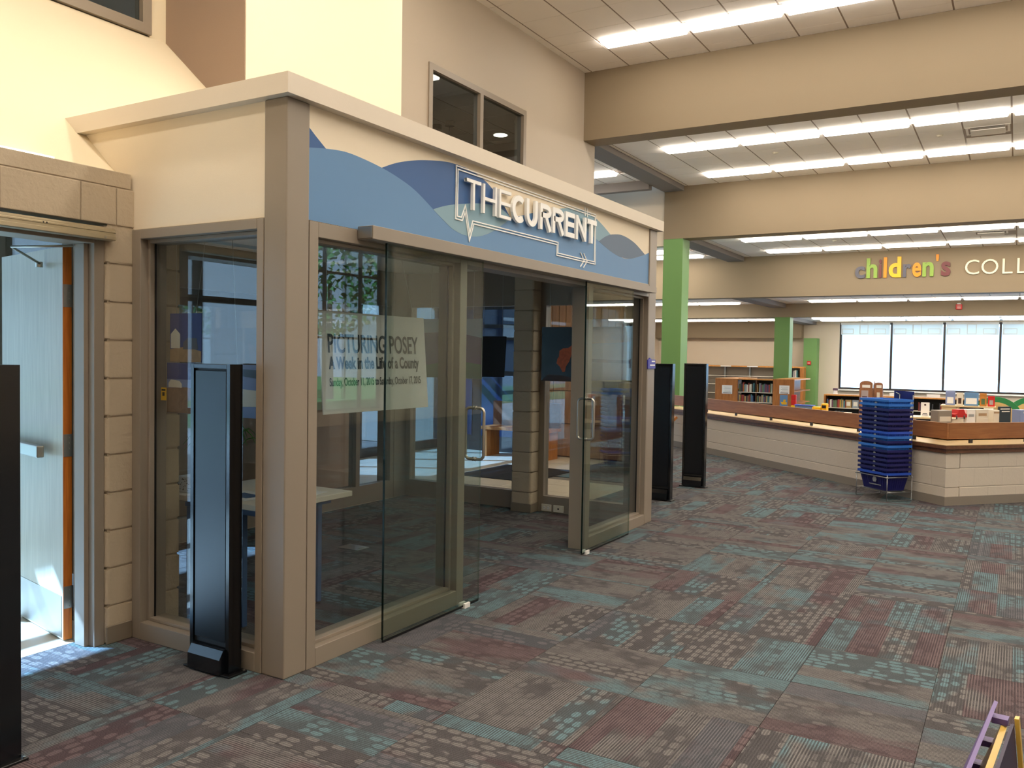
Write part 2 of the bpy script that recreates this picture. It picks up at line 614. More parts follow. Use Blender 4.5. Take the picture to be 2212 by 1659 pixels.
near = [c for _, c in vis[:296]]
rest = [c for c in cells if c not in set(near)]
random.seed(11)
last = {}
for c in near:
    cx, cy, a, b_, e, f_ = c
    k = random.randrange(4)
    whole = (b_ - a) > TS - 1e-4 and (f_ - e) > TS - 1e-4
    me = full[k] if whole else carpet_mesh(a - cx + GAP, b_ - cx - GAP, e - cy + GAP, f_ - cy - GAP, 0, 0, k)
    link('carpet_tile', me, floor, (cx, cy, 0))
vs, fs, uvs, seeds = [], [], [], []
for c in rest:
    cx, cy, a, b_, e, f_ = c
    k = random.randrange(4); rot = [(1, 0), (0, 1), (-1, 0), (0, -1)][k]
    n = len(vs)
    for x, y in ((a, e), (b_, e), (b_, f_), (a, f_)):
        vs.append((x, y, 0.0)); lx, ly = x - cx, y - cy
        uvs.append((lx * rot[0] + ly * rot[1] + 0.31, -lx * rot[1] + ly * rot[0] + 0.31))
    sd = random.random() * 37
    seeds += [sd] * 4
    fs.append([n, n + 1, n + 2, n + 3])
me = bpy.data.meshes.new('carpet_field'); me.from_pydata(vs, [], fs); setm(me, 'carpet'); tile_uv(me, uvs)
at_ = me.attributes.new('seed', 'FLOAT', 'POINT')
for i, q in enumerate(seeds): at_.data[i].value = q
o = link('carpet_field', me, floor, (0, 0, 0)); o['kind'] = 'stuff'

# ------------------------------------------------------------------ ceilings, lights
def grid(a, b, start, step):
    out = [a, b]
    q = start
    while q > a + 0.02:
        if q < b - 0.02: out.append(q)
        q -= step
    q = start + step
    while q < b - 0.02:
        if q > a + 0.02: out.append(q)
        q += step
    return sorted(set(round(v, 4) for v in out))

tile_cache = {}
def ceiling(name, x0, x1, y0, y1, z, rows, ystart, label, tiles=True, skip=()):
    base = struct(box(name, x0, x1, y0, y1, z + 0.005, z + 0.12, 'tbar'), label, 'ceiling')
    xs = {x0, x1}
    for (rx, _) in rows: xs |= {rx, rx + 0.305}
    q = sorted(v for v in xs if x0 < v < x1)
    anchors = q if q else [x0 + 0.3]
    lines = set([x0, x1])
    lo = anchors[0]
    while lo > x0 + 0.03: lines.add(round(lo, 3)); lo -= TS
    hi = anchors[-1]
    while hi < x1 - 0.03: lines.add(round(hi, 3)); hi += TS
    for a, b_ in zip(anchors[1::2], anchors[2::2]):
        v = a
        while v < b_ - 0.03: lines.add(round(v, 3)); v += TS
        lines.add(round(b_, 3))
    xl = sorted(lines)
    yl = grid(y0, y1, ystart, TS)
    far = []
    g = 0.011
    for a, b_ in zip(xl, xl[1:]):
        for c, d_ in zip(yl, yl[1:]):
            if b_ - a < 0.05 or d_ - c < 0.05: continue
            cx, cy = (a + b_) / 2, (c + d_) / 2
            if any(rx - 0.01 < cx < rx + 0.315 and ry[0] < cy < ry[1] for rx, ry in rows): continue
            if any(sx0 < cx < sx1 and sy0 < cy < sy1 for sx0, sx1, sy0, sy1 in skip): continue
            if tiles and in_view((cx, cy, z), 60):
                key = (round(b_ - a, 3), round(d_ - c, 3))
                if key not in tile_cache:
                    tile_cache[key] = box_mesh('ceiling_tile', b_ - a - g * 0.7, d_ - c - g * 1.9, 0.016, 'tilecap', 0.002)
                link('ceiling_tile', tile_cache[key], base, (cx, cy, z + 0.008))
            else:
                far.append((a + g * 0.35, b_ - g * 0.35, c + g * 0.95, d_ - g * 0.95))
    if far:
        vs, fs = [], []
        for a, b_, c, d_ in far:
            n = len(vs)
            vs += [(a, c, z), (a, d_, z), (b_, d_, z), (b_, c, z)]
            fs.append([n, n + 1, n + 2, n + 3])
        me = bpy.data.meshes.new('tile_field'); me.from_pydata(vs, [], fs); setm(me, 'tilecap')
        o = link('tile_field', me, base, (0, 0, 0)); o['kind'] = 'stuff'
    return base

FX, FY = 0.305, 1.2192
_bm = bmesh.new()
for (a, b_, c, d_) in ((-FX / 2, FX / 2, -FY / 2, -FY / 2 + 0.02), (-FX / 2, FX / 2, FY / 2 - 0.02, FY / 2), (-FX / 2, -FX / 2 + 0.018, -FY / 2, FY / 2), (FX / 2 - 0.018, FX / 2, -FY / 2, FY / 2)):
    r_ = bmesh.ops.create_cube(_bm, size=1)
    for v in r_['verts']:
        v.co = ((v.co.x) * (b_ - a) + (a + b_) / 2, v.co.y * (d_ - c) + (c + d_) / 2, v.co.z * 0.02 + 0.008)
troffer_frame = finish(_bm, 'lamp_frame', 'white')
troffer_lens = box_mesh('lens', FX - 0.036, FY - 0.075, 0.055, 'lamp', 0.016, 2)
LN = {}
def lamp_row(x, ytop, n, z, where, dirn=-1):
    for k in range(n):
        cy = ytop + dirn * (k + 0.5) * FY
        q = in_view((x + FX / 2, cy, z), 0)
        key = where
        LN[key] = LN.get(key, 0) + 1
        ords = ['first', 'second', 'third', 'fourth', 'fifth', 'sixth', 'seventh', 'eighth', 'ninth']
        lab = '%s fluorescent ceiling light %s' % (ords[k], where)
        t = thing('ceiling_light', (x + FX / 2, cy, z), lab, 'ceiling light', 'ceiling lights ' + where)
        link('lamp_frame', troffer_frame, t, (x + FX / 2, cy, z))
        link('lens', troffer_lens, t, (x + FX / 2, cy, z - 0.023))

YEND = -9.5
ZB = {1: 5.88, 2: 4.95, 3: 4.03, 4: 3.175, 5: 2.84}
rowspan = (-9.2, 2.05)
ceiling('ceiling_hall', -5.5, 8.88, YEND, 3.04, ZB[1], [(7.70, rowspan), (4.0, rowspan), (1.5, rowspan), (-0.9, rowspan), (-3.4, rowspan)], 2.677, 'high white tile ceiling over the glass room')
lamp_row(7.70, 2.045, 9, 5.88, 'in the high ceiling before the tall tan beam')
lamp_row(4.0, 2.045, 9, 5.88, 'in the high ceiling over the sliding doors')
lamp_row(1.5, 2.045, 9, 5.88, 'in the high ceiling over the white poster')
lamp_row(-0.9, 2.045, 9, 5.88, 'in the high ceiling above the corner post')
lamp_row(-3.4, 2.045, 9, 5.88, 'in the high ceiling behind the viewer')
ceiling('ceiling_step', 9.28, 13.27, YEND, 2.73, ZB[2], [(10.15, rowspan), (12.25, rowspan)], 2.045, 'white tile ceiling between the two tan beams', skip=[(11.0, 11.5, -2.84, -2.22)])
lamp_row(10.15, 2.045, 9, 4.95, 'in the upper row between the two tan beams')
lamp_row(12.25, 2.045, 9, 4.95, 'in the lower row between the two tan beams')
ceiling('ceiling_lower', 13.67, 17.65, YEND, 2.73, ZB[3], [(14.45, rowspan), (16.50, rowspan)], 1.96, 'white tile ceiling in front of the lettered beam', skip=[(15.3, 15.75, -2.84, -2.2)])
lamp_row(14.45, 1.96, 9, 4.03, 'in the upper row above the lettered beam')
lamp_row(16.50, 1.96, 9, 4.03, 'in the lower row above the lettered beam')
ceiling('ceiling_low', 18.05, 22.05, YEND, 2.73, ZB[4], [(20.72, rowspan)], 1.87, 'low white tile ceiling under the lettered beam')
lamp_row(20.72, 1.87, 9, 3.175, 'in the low ceiling behind the lettered beam')
ceiling('ceiling_window', 22.45, 26.45, YEND, 2.73, ZB[5], [(23.3, rowspan), (24.6, rowspan)], 1.87, 'lowest tile ceiling in front of the window wall')
lamp_row(23.3, 2.3, 9, 2.84, 'standing in for the bright strip in the lowest ceiling near the window wall')  # this row and the next added to stand in for a glowing strip
lamp_row(24.6, 2.3, 9, 2.84, 'standing in for the bright strip in the lowest ceiling next to the window wall')
# reading room beyond the green pillars
lsp = (3.2, 8.0)
ceiling('ceiling_nook_1', 9.28, 12.42, 3.13, 8.2, 4.95, [(11.35, lsp)], 3.4, 'bluish tile ceiling glimpsed over the glass room')
lamp_row(11.35, 3.4, 3, 4.95, 'over the reading room behind the first beam', 1)
ceiling('ceiling_nook_2', 13.67, 17.65, 3.13, 8.2, 4.03, [(15.7, lsp), (16.75, lsp)], 3.5, 'tile ceiling behind the near green pillar')
lamp_row(15.7, 3.5, 3, 4.03, 'over the reading room behind the near green pillar', 1)
lamp_row(16.75, 3.5, 3, 4.03, 'over the reading room nearest the lettered beam', 1)
ceiling('ceiling_nook_3', 18.05, 22.05, 3.13, 8.2, 3.175, [(21.0, lsp)], 3.78, 'low tile ceiling between the green pillars')
lamp_row(21.0, 3.78, 3, 3.175, 'over the reading room between the green pillars', 1)
ceiling('ceiling_nook_4', 22.45, 26.45, 3.13, 8.2, 2.84, [(24.2, lsp)], 3.4, 'lowest tile ceiling over the wall bookcase', tiles=False)
lamp_row(24.2, 3.2, 4, 2.84, 'over the wall bookcase', 1)

def vent(x, y, z, label):
    t = thing('ceiling_vent', (x, y, z), label, 'air vent')
    w, l = 0.46, 0.56
    box('vent_plate', x - w / 2, x + w / 2, y - l / 2, y + l / 2, z - 0.004, z + 0.01, 'tilecap', t)
    box('diffuser_plate', x - w / 2 + 0.1, x + w / 2 - 0.02, y - l / 2 + 0.06, y + l / 2 - 0.06, z - 0.03, z - 0.018, 'tilecap', t, 0.003)
    box('vent_slot', x - w / 2 + 0.03, x - w / 2 + 0.075, y - l / 2 + 0.06, y + l / 2 - 0.06, z - 0.006, z + 0.0, 'bronze', t)
    for s in (-1, 1):
        box('vent_slot', x - w / 2 + 0.08, x + w / 2 - 0.06, y + s * (l / 2 - 0.045) - 0.012, y + s * (l / 2 - 0.045) + 0.012, z - 0.006, z, 'tbar', t)
vent(11.25, -2.53, 4.95, 'square air vent in the ceiling between the tan beams')
vent(15.5, -2.5, 4.03, 'square air vent in the ceiling above the lettered beam')
for (x, y, z, lab) in ((11.3, 0.5, 4.95, 'small round ceiling sensor between light rows above the first step'),
                       (11.3, -1.9, 4.95, 'small round ceiling sensor beside the square air vent'),
                       (6.3, 1.0, 5.88, 'small round ceiling sensor in the high ceiling'),
                       (15.5, 0.3, 4.03, 'small round ceiling sensor above the lettered beam')):
    t = thing('ceiling_sensor', (x, y, z), lab, 'sensor')
    cyl('sensor_plate', (x, y, z - 0.006), 0.05, 0.008, 'offwhite', t)
    cyl('sensor_dome', (x, y, z - 0.02), 0.03, 0.015, 'offwhite', t, r2=0.04)

# ------------------------------------------------------------------ beams, pillars
def sbox(name, lab, cat, *a, **k):
    return struct(box(name, *a, **k), lab, cat)
sbox('beam_1', 'deep tan ceiling beam nearest the glass room', 'beam', 8.88, 9.28, YEND, 2.79, 4.86, 6.05, 'beam')
sbox('beam_2', 'second tan ceiling beam resting on the near green pillar', 'beam', 13.27, 13.67, YEND, 3.13, 3.93, 5.1, 'beam')
sbox('beam_3', 'tan ceiling beam carrying the coloured lettering', 'beam', 17.65, 18.05, YEND, 8.2, 3.06, 4.2, 'beam')
sbox('beam_4', 'low tan ceiling beam with the red alarm', 'beam', 22.05, 22.45, YEND, 8.2, 2.79, 3.32, 'beam')
sbox('beam_side_1', 'grey cross beam running from the first tan beam', 'beam', 9.28, 13.27, 2.73, 3.13, 4.86, 5.1, 'beamgrey')
sbox('beam_side_2', 'grey cross beam behind the near green pillar', 'beam', 13.67, 17.65, 2.73, 3.13, 3.93, 4.2, 'beamgrey')
sbox('beam_side_3', 'grey cross beam behind the lettered beam', 'beam', 18.05, 22.05, 2.73, 3.13, 3.06, 3.32, 'beamgrey')
sbox('beam_side_4', 'grey cross beam ending at the window wall', 'beam', 22.45, 26.45, 2.73, 3.13, 2.74, 2.98, 'beamgrey')
sbox('pillar_1', 'tall green pillar beside the glass room', 'pillar', 13.27, 13.67, 2.73, 3.13, 0, 3.93, 'green', bevel=0.004)
sbox('pillar_2', 'green pillar behind the low bookshelves', 'pillar', 22.05, 22.45, 2.60, 3.03, 0, 2.79, 'green', bevel=0.004)
sbox('pillar_3', 'green pilaster with a red pull station by the window wall', 'pillar', 26.05, 26.45, 2.62, 3.04, 0, 2.29, 'green', bevel=0.004)

# ------------------------------------------------------------------ outer walls of the hall
wf = sbox('wall_window', 'beige wall below and beside the far windows', 'wall', 26.45, 26.65, 2.0, 8.3, 0, 3.0, 'farwall')
box('wall_below_sill', 26.45, 26.65, YEND, 2.0, 0, 0.65, 'farwall', wf)
box('wall_above_head', 26.45, 26.65, YEND, 2.0, 2.80, 3.0, 'farwall', wf)
sbox('beam_soffit', 'tan soffit over the wall bookcase', 'beam', 26.1, 26.45, 3.13, 8.2, 2.29, 2.9, 'beam')
wl = sbox('wall_left', 'far side wall of the reading room', 'wall', 9.0, 27.0, 8.2, 8.4, 0, 0.4, 'farwall')
box('wall_above_windows', 9.0, 27.0, 8.2, 8.4, 2.6, 5.2, 'farwall', wl)
box('wall_panel', 19.8, 27.0, 8.2, 8.4, 0.4, 2.6, 'farwall', wl)
for xx in (9.0, 12.6, 16.2):
    box('wall_pier', xx, xx + 0.4, 8.2, 8.4, 0.4, 2.6, 'farwall', wl)
wr = sbox('wall_right', 'wall on the far side of the hall with a tall window', 'wall', -5.6, 9.7, -9.7, -9.5, 0, 6.0, 'greywall')
box('wall_bay', 9.7, 12.6, -9.7, -9.5, 0, 0.3, 'greywall', wr)
box('wall_bay', 9.7, 12.6, -9.7, -9.5, 4.4, 6.0, 'greywall', wr)
box('wall_bay', 12.6, 27.0, -9.7, -9.5, 0, 6.0, 'greywall', wr)
sbox('wall_back', 'plain wall of the hall behind the viewer', 'wall', -5.7, -5.5, -9.7, 3.2, 0, 6.0, 'greywall')

def window(name, axis, pos, a0, a1, z0, z1, ms, ts, m, gm, lab, depth=0.08, fw=0.05, sill=None):
    """framed window in a wall; axis 'x' = plane x=pos spanning y, 'y' = plane y=pos spanning x"""
    t = thing(name, (pos, (a0 + a1) / 2, z0) if axis == 'x' else ((a0 + a1) / 2, pos, z0), lab, 'window', kind='structure')
    def b(nm, p0, p1, q0, q1, mm, d=depth, off=0.0):
        if axis == 'x': return box(nm, pos + off - d / 2, pos + off + d / 2, p0, p1, q0, q1, mm, t)
        return box(nm, p0, p1, pos + off - d / 2, pos + off + d / 2, q0, q1, mm, t)
    b('window_frame', a0, a0 + fw, z0, z1, m); b('window_frame', a1 - fw, a1, z0, z1, m)
    b('window_frame', a0 + fw, a1 - fw, z1 - fw, z1, m); b('window_frame', a0 + fw, a1 - fw, z0, z0 + fw, m)
    for q in ms: b('mullion', q - fw / 2, q + fw / 2, z0 + fw, z1 - fw, m)
    for q in ts: b('transom', a0 + fw, a1 - fw, q - fw / 2, q + fw / 2, m, depth * 0.9)
    edges = [a0 + fw / 2] + sorted(ms) + [a1 - fw / 2]
    for p, q in zip(edges, edges[1:]):
        b('pane', p + fw / 2, q - fw / 2, z0 + fw, z1 - fw, gm, 0.008)
    return t

w = window('window_1', 'x', 26.55, -9.5, 2.0, 0.65, 2.8, [0.45, -1.05, -2.55, -4.05, -5.55, -7.05], [], 'bronze', 'glass', 'wide far window wall with white blinds', fw=0.06)
box('window_sill', 26.35, 26.62, -9.5, 2.0, 0.61, 0.65, 'white', w)
shade = bpy.data.materials.new('shade'); shade.use_nodes = True
_nt = shade.node_tree; _nt.nodes.clear()
_t = _nt.nodes.new('ShaderNodeBsdfTranslucent'); _t.inputs[0].default_value = (0.86, 0.84, 0.78, 1)
_df = _nt.nodes.new('ShaderNodeBsdfDiffuse'); _df.inputs[0].default_value = (0.8, 0.8, 0.76, 1)
_mx = _nt.nodes.new('ShaderNodeMixShader'); _mx.inputs[0].default_value = 0.35
_o = _nt.nodes.new('ShaderNodeOutputMaterial')
_nt.links.new(_t.outputs[0], _mx.inputs[1]); _nt.links.new(_df.outputs[0], _mx.inputs[2]); _nt.links.new(_mx.outputs[0], _o.inputs[0])
M['shade'] = shade
edges = [2.0, 0.45, -1.05, -2.55, -4.05]
for i, (a, b_) in enumerate(zip(edges, edges[1:])):
    lab = ['pale roller blind on the window bay next to the green pilaster', 'pale roller blind on the second far window bay',
           'pale roller blind on the third far window bay', 'pale roller blind on the far window bay at the frame edge'][i]
    t = thing('roller_blind', (26.44, (a + b_) / 2, 2.42), lab, 'blind', 'roller blinds on the far windows')
    box('blind_cloth', 26.435, 26.441, b_ + 0.05, a - 0.05, 2.42, 2.74, 'shade', t)
    box('blind_cassette', 26.40, 26.447, b_ + 0.04, a - 0.04, 2.74, 2.81, 'white', t)
    for u0, u1, v0, v1 in ((0.08, 0.42, 2.45, 2.60), (0.62, 0.86, 2.45, 2.74), (1.05, 1.38, 2.45, 2.60)):
        ribbon('blind_seam', [(a - u0, v0), (a - u1, v0), (a - u1, v1), (a - u0, v1)], 0.02, 'x', 26.430, 26.4345, 'offwhite', t, closed=True)

# skylit wall stepping up behind the near green pillar
sbox('wall_clerestory', 'blue daylit wall seen over the end of the glass room', 'wall', 13.30, 13.50, 3.13, 8.2, 3.80, 5.6, 'farwall')
sbox('beam_skylight', 'dark header beside the skylight over the reading room', 'beam', 12.42, 12.58, 3.13, 8.2, 4.78, 5.3, 'beamgrey')
sk = thing('window_2', (12.94, 5.6, 5.2), 'skylight strip over the reading room', 'window', kind='structure')
box('pane', 12.58, 13.30, 3.2, 8.1, 5.20, 5.21, 'glass', sk)
box('sun_blocker', 12.36, 12.50, 2.8, 9.5, 5.31, 6.5, 'beamgrey', sk)  # unseen block added to keep direct sun out of the skylight
for yy in (3.13, 4.8, 6.5, 8.13): box('mullion', 12.58, 13.30, yy, yy + 0.06, 5.16, 5.25, 'bronze', sk)
window('window_3', 'y', 8.3, 9.4, 19.8, 0.4, 2.6, [12.8, 16.4], [], 'bronze', 'glass', 'row of windows in the reading room side wall')
window('window_4', 'y', -9.6, 9.7, 12.6, 0.3, 4.4, [10.75, 11.9], [1.9, 2.45, 3.3], 'bronze', 'glass', 'tall window across the hall mirrored in the glass')

# ------------------------------------------------------------------ upper walls above the glass room
gw = sbox('wall_upper', 'grey upper wall with an inside window', 'wall', 3.56, 4.89, 2.79, 2.95, 2.65, 6.0, 'greywall')
box('wall_panel', 7.09, 9.28, 2.79, 2.95, 2.65, 6.0, 'greywall', gw)
box('wall_panel', 4.89, 7.09, 2.79, 2.95, 4.855, 6.0, 'greywall', gw)
box('wall_panel', 4.89, 7.09, 2.79, 2.95, 2.65, 3.55, 'greywall', gw)
box('wall_end', 9.0, 9.28, 2.95, 8.2, 0, 5.1, 'greywall', gw)
w = window('window_5', 'y', 2.82, 4.89, 7.09, 3.55, 4.855, [5.985], [], 'frame', 'glassdark', 'two pane office window in the grey upper wall', depth=0.1, fw=0.07)
ch = sbox('wall_chase', 'cream boxed out wall rising behind the sign', 'wall', 1.66, 3.56, 2.12, 2.26, 2.80, 6.0, 'creamwall')
box('wall_panel', 3.44, 3.56, 2.26, 2.79, 2.80, 6.0, 'greywall', ch)
sbox('wall_taupe', 'brown grey side wall beside the cream wall', 'wall', 1.652, 1.76, 2.126, 3.04, 2.80, 6.0, 'taupewall')
# sloping plaster from the block ledge up to the high window
SY0, SZ0, SK = 1.30, 2.540, 0.344 / 0.39 * 0.995
sl = mesh_at('wall_slope', [(-5.5, SY0, SZ0), (1.70, SY0, SZ0), (1.70, 3.04, SZ0 + SK * (3.04 - SY0)), (-5.5, 3.04, SZ0 + SK * (3.04 - SY0)),
             (-5.5, SY0, SZ0 - 0.1), (1.70, SY0, SZ0 - 0.1), (1.70, 3.14, SZ0 + SK * (3.04 - SY0)), (-5.5, 3.14, SZ0 + SK * (3.04 - SY0))],
             [[0, 1, 2, 3], [4, 7, 6, 5], [0, 4, 5, 1], [1, 5, 6, 2], [3, 2, 6, 7], [0, 3, 7, 4]], 'slopewall')
struct(sl, 'sloping cream plaster above the block ledge', 'wall')
ZT = SZ0 + SK * (3.04 - SY0)
hw = sbox('wall_high', 'cream wall around the high corner window', 'wall', 1.50, 1.70, 3.04, 3.16, ZT, 6.0, 'slopewall')
box('wall_panel', -5.5, -1.9, 3.04, 3.16, ZT, 6.0, 'creamwall', hw)
box('wall_panel', -1.9, 1.50, 3.04, 3.16, 5.5, 6.0, 'creamwall', hw)
window('window_6', 'y', 3.06, -1.9, 1.50, ZT + 0.01, 5.5, [-0.2], [], 'frame', 'glassdark', 'high corner window with a tan frame', depth=0.1, fw=0.08)
hb = sbox('wall_backing', 'dim backing room added behind the high corner window', 'wall', -2.2, 1.8, 6.0, 6.1, 3.6, 6.0, 'concrete')  # backing room added so the window stays dim against the bright sky
box('wall_panel', 1.7, 1.8, 3.16, 6.0, 3.6, 6.0, 'concrete', hb)
box('wall_panel', -2.2, -2.1, 3.16, 6.0, 3.6, 6.0, 'concrete', hb)
prism('truss_reflection', [(-2.1, 4.6), (0.2, 5.25), (1.0, 5.1), (1.7, 4.75), (1.7, 4.3), (-2.1, 4.3)], 'y', 4.6, 4.9, 'bronze', hb)  # dark shape standing in for a truss mirrored in the glass
box('backing_roof', -2.2, 1.8, 3.16, 6.0, 5.95, 6.05, 'concrete', hb)
box('backing_floor', -2.2, 1.8, 3.16, 6.0, 3.55, 3.62, 'concrete', hb)

# strip lamp lying on the block ledge that washes the slope
cv = thing('cove_lamp', (-2.0, 1.27, 2.524), 'hidden strip lamp on the block ledge washing the slope', 'strip lamp')
box('lamp_tray', -3.6, -0.35, 1.235, 1.295, 2.5235, 2.532, 'white', cv)
box('lens', -3.58, -0.37, 1.255, 1.285, 2.5325, 2.552, 'cove', cv)

# upstairs office seen through the two pane window
of = sbox('wall_office', 'dim upstairs office behind the two pane window', 'wall', 4.2, 9.2, 6.4, 6.5, 3.2, 5.2, 'taupewall')
box('wall_panel', 4.1, 4.2, 2.95, 6.5, 3.2, 5.2, 'taupewall', of)
box('wall_panel', 8.95, 9.0, 2.95, 6.5, 3.2, 5.2, 'taupewall', of)
box('office_floor', 4.2, 9.0, 2.95, 6.5, 3.1, 3.2, 'taupewall', of)
ceiling('ceiling_office', 4.2, 8.95, 2.95, 6.4, 5.0, [], 3.2, 'tile ceiling of the upstairs office')
for x, y, lab in ((7.55, 4.57, 'office pendant lamp further from the glass'), (7.47, 4.29, 'office pendant lamp nearer the glass')):
    t = thing('pendant_lamp', (x, y, 4.4), lab, 'pendant lamp')
    cyl('canopy', (x, y, 4.93), 0.07, 0.07, 'satin', t)
    cyl('cord', (x, y, 4.6), 0.006, 0.34, 'black', t, sides=6)
    cyl('lamp_shade', (x, y, 4.4), 0.11, 0.2, 'offwhite', t, r2=0.05)
t = thing('downlight', (8.43, 4.0, 5.0), 'round glowing downlight in the office ceiling', 'downlight')
cyl('trim_ring', (8.43, 4.0, 4.985), 0.13, 0.012, 'white', t, sides=28)
cyl('lens', (8.43, 4.0, 4.98), 0.105, 0.008, 'downlight', t, sides=28)
t = thing('smoke_detector', (7.9, 3.35, 4.94), 'round smoke detector on the office ceiling', 'smoke detector')
cyl('detector_base', (7.9, 3.35, 4.96), 0.075, 0.035, 'offwhite', t)
cyl('detector_head', (7.9, 3.35, 4.925), 0.045, 0.036, 'offwhite', t, r2=0.06)

# ------------------------------------------------------------------ the glass room: posts, cap, sign wall
sbox('column_corner', 'tan corner post of the glass room', 'column', 0.0, 0.150, 0.0, 0.150, 0, 2.785, 'frame', bevel=0.006, seg=2)
sbox('column_end', 'tan end post of the glass room beside the black gate', 'column', 4.633, 4.81, 0.0, 0.160, 0, 2.785, 'frame', bevel=0.006, seg=2)
cap = struct(mesh_at('trim_1', [(-0.042, 1.75, z) for z in (2.785, 2.882)] + [(-0.042, -0.045, z) for z in (2.785, 2.882)] + [(4.86, -0.045, z) for z in (2.785, 2.882)]
             + [(4.86, 0.22, z) for z in (2.785, 2.882)] + [(0.22, 0.22, z) for z in (2.785, 2.882)] + [(0.22, 1.75, z) for z in (2.785, 2.882)],
             [[0, 1, 3, 2], [2, 3, 5, 4], [4, 5, 7, 6], [6, 7, 9, 8], [8, 9, 11, 10], [10, 11, 1, 0], [1, 11, 9, 3], [3, 9, 7, 5], [0, 2, 8, 10], [2, 4, 6, 8]], 'cap'),
             'cream cap moulding along the top of the glass room', 'trim')
sbox('roof_slab', 'flat roof of the glass room', 'roof', 0.16, 4.79, 0.16, 2.9, 2.60, 2.80, 'cream')
ws = sbox('wall_sign', 'cream sign wall with blue wave mural over the glass doors', 'wall', 0.150, 4.633, 0.014, 0.15, 2.228, 2.785, 'cream')
ZB0 = 2.228
def mural(name, top, bottom, m, lay):
    """painted area between two curves, a hair proud of the plaster"""
    pts = list(top) + list(bottom)[::-1]
    y1 = 0.014 - 0.0012 * lay
    n = len(top); k = len(bottom)
    vs = [(p[0], y1, p[1]) for p in pts] + [(p[0], 0.0145, p[1]) for p in pts]
    N = len(pts)
    fs = []
    if n == k:
        for i in range(n - 1):
            fs.append([i, i + 1, N - 2 - i, N - 1 - i])
    else:
        fs.append(list(range(N)))
    for i in range(N):
        j = (i + 1) % N
        fs.append([i, N + i, N + j, j])
    return mesh_at(name, vs, fs, m, ws)
def clip_top(c, lo=0.1505, hi=4.632):
    return [Vector((min(max(p[0], lo), hi), p[1])) for p in c]
w1 = clip_top(hill([(0.1505, 2.577), (0.277, 2.598), (0.413, 2.612), (0.544, 2.607), (0.709, 2.589), (0.856, 2.562), (1.011, 2.519), (1.192, 2.438), (1.314, 2.381), (1.404, 2.347), (1.534, 2.329), (1.689, 2.341), (1.871, 2.40), (2.063, 2.499), (2.291, 2.570), (2.51, 2.622), (2.743, 2.655), (2.965, 2.652), (3.173, 2.615), (3.36, 2.570), (3.658, 2.505), (3.979, 2.453), (4.204, 2.462), (4.52, 2.531), (4.64, 2.565)]))
mural('mural_wave', w1, [Vector((p.x, ZB0 + 0.0005)) for p in w1], 'mural_light', 1)
w0 = [Vector(q) for q in ((0.1505, 2.682), (0.20, 2.647), (0.277, 2.5975))]
mural('mural_wave', w0, [Vector((0.1505, 2.56)), Vector((0.20, 2.57)), Vector((0.277, 2.59))], 'mural_mid', 0.8)
w2 = hill([(0.709, 2.587), (0.81, 2.629), (0.899, 2.659), (1.023, 2.692), (1.136, 2.715), (1.271, 2.737), (1.395, 2.748), (1.581, 2.744), (1.759, 2.709), (1.885, 2.655), (1.994, 2.590), (2.084, 2.52)])
w2b = hill([(0.709, 2.587), (0.80, 2.570), (0.89, 2.545), (0.98, 2.515), (1.07, 2.480), (1.15, 2.445), (1.20, 2.42), (1.40, 2.42), (1.60, 2.43), (1.80, 2.45), (1.95, 2.48), (2.084, 2.51)])
mural('mural_wave', w2, w2b, 'mural_mid', 0.6)
l1 = hill([(1.192, 2.438), (1.295, 2.472), (1.401, 2.499), (1.529, 2.525), (1.683, 2.551), (1.846, 2.566), (1.973, 2.558), (2.084, 2.525)])
l2 = hill([(1.192, 2.436), (1.30, 2.388), (1.404, 2.347), (1.534, 2.329), (1.689, 2.341), (1.871, 2.40), (1.98, 2.455), (2.084, 2.51)])
mural('mural_wave', l1, l2, 'mural_pale', 1.5)
p1 = hill([(2.56, 2.632), (2.743, 2.677), (2.991, 2.722), (3.29, 2.735), (3.515, 2.697), (3.77, 2.612)])
p2_ = hill([(2.56, 2.628), (2.743, 2.650), (2.965, 2.648), (3.173, 2.612), (3.40, 2.560), (3.62, 2.515)])
mural('mural_wave', p1, p2_, 'mural_pale', 1.3)
s1 = hill([(3.523, 2.536), (3.654, 2.591), (3.791, 2.625), (4.006, 2.644), (4.274, 2.613), (4.53, 2.536)])
s2 = hill([(3.523, 2.532), (3.728, 2.485), (3.90, 2.458), (4.02, 2.453), (4.204, 2.462), (4.53, 2.532)])
mural('mural_wave', s1, s2, 'mural_slate', 1.7)

# raised room name
sg = thing('room_sign', (2.43, 0.012, 2.33), 'raised white room name sign with pulse line border on the mural', 'sign')
cl = [(1.430, 2.730), (3.432, 2.730), (3.438, 2.346), (2.776, 2.346), (2.776, 2.426), (1.618, 2.420), (1.578, 2.322), (1.525, 2.490), (1.489, 2.424), (1.430, 2.424)]
def offset(pts, d):
    P = [Vector(p) for p in pts]; out = []
    for i in range(len(P)):
        a = (P[i] - P[i - 1]).normalized(); b = (P[(i + 1) % len(P)] - P[i]).normalized()
        na, nb = Vector((-a.y, a.x)), Vector((-b.y, b.x))
        mm = (na + nb).normalized()
        out.append(P[i] + mm * (d / max(0.4, mm.dot(na))))
    return out
for d in (0.009, -0.009):
    ribbon('border_line', offset(cl, d), 0.0075, 'y', 0.0065, 0.0118, 'letterwhite', sg, closed=True)
for xx in (3.205, 3.262):
    ribbon('border_mark', [(xx - 0.035, 2.402), (xx + 0.030, 2.345), (xx - 0.035, 2.288)], 0.0075, 'y', 0.006, 0.0118, 'letterwhite', sg)
for xx in (3.235, 3.275):
    ribbon('border_mark', [(xx, 2.770), (xx + 0.004, 2.700)], 0.012, 'y', 0.006, 0.0118, 'letterwhite', sg)
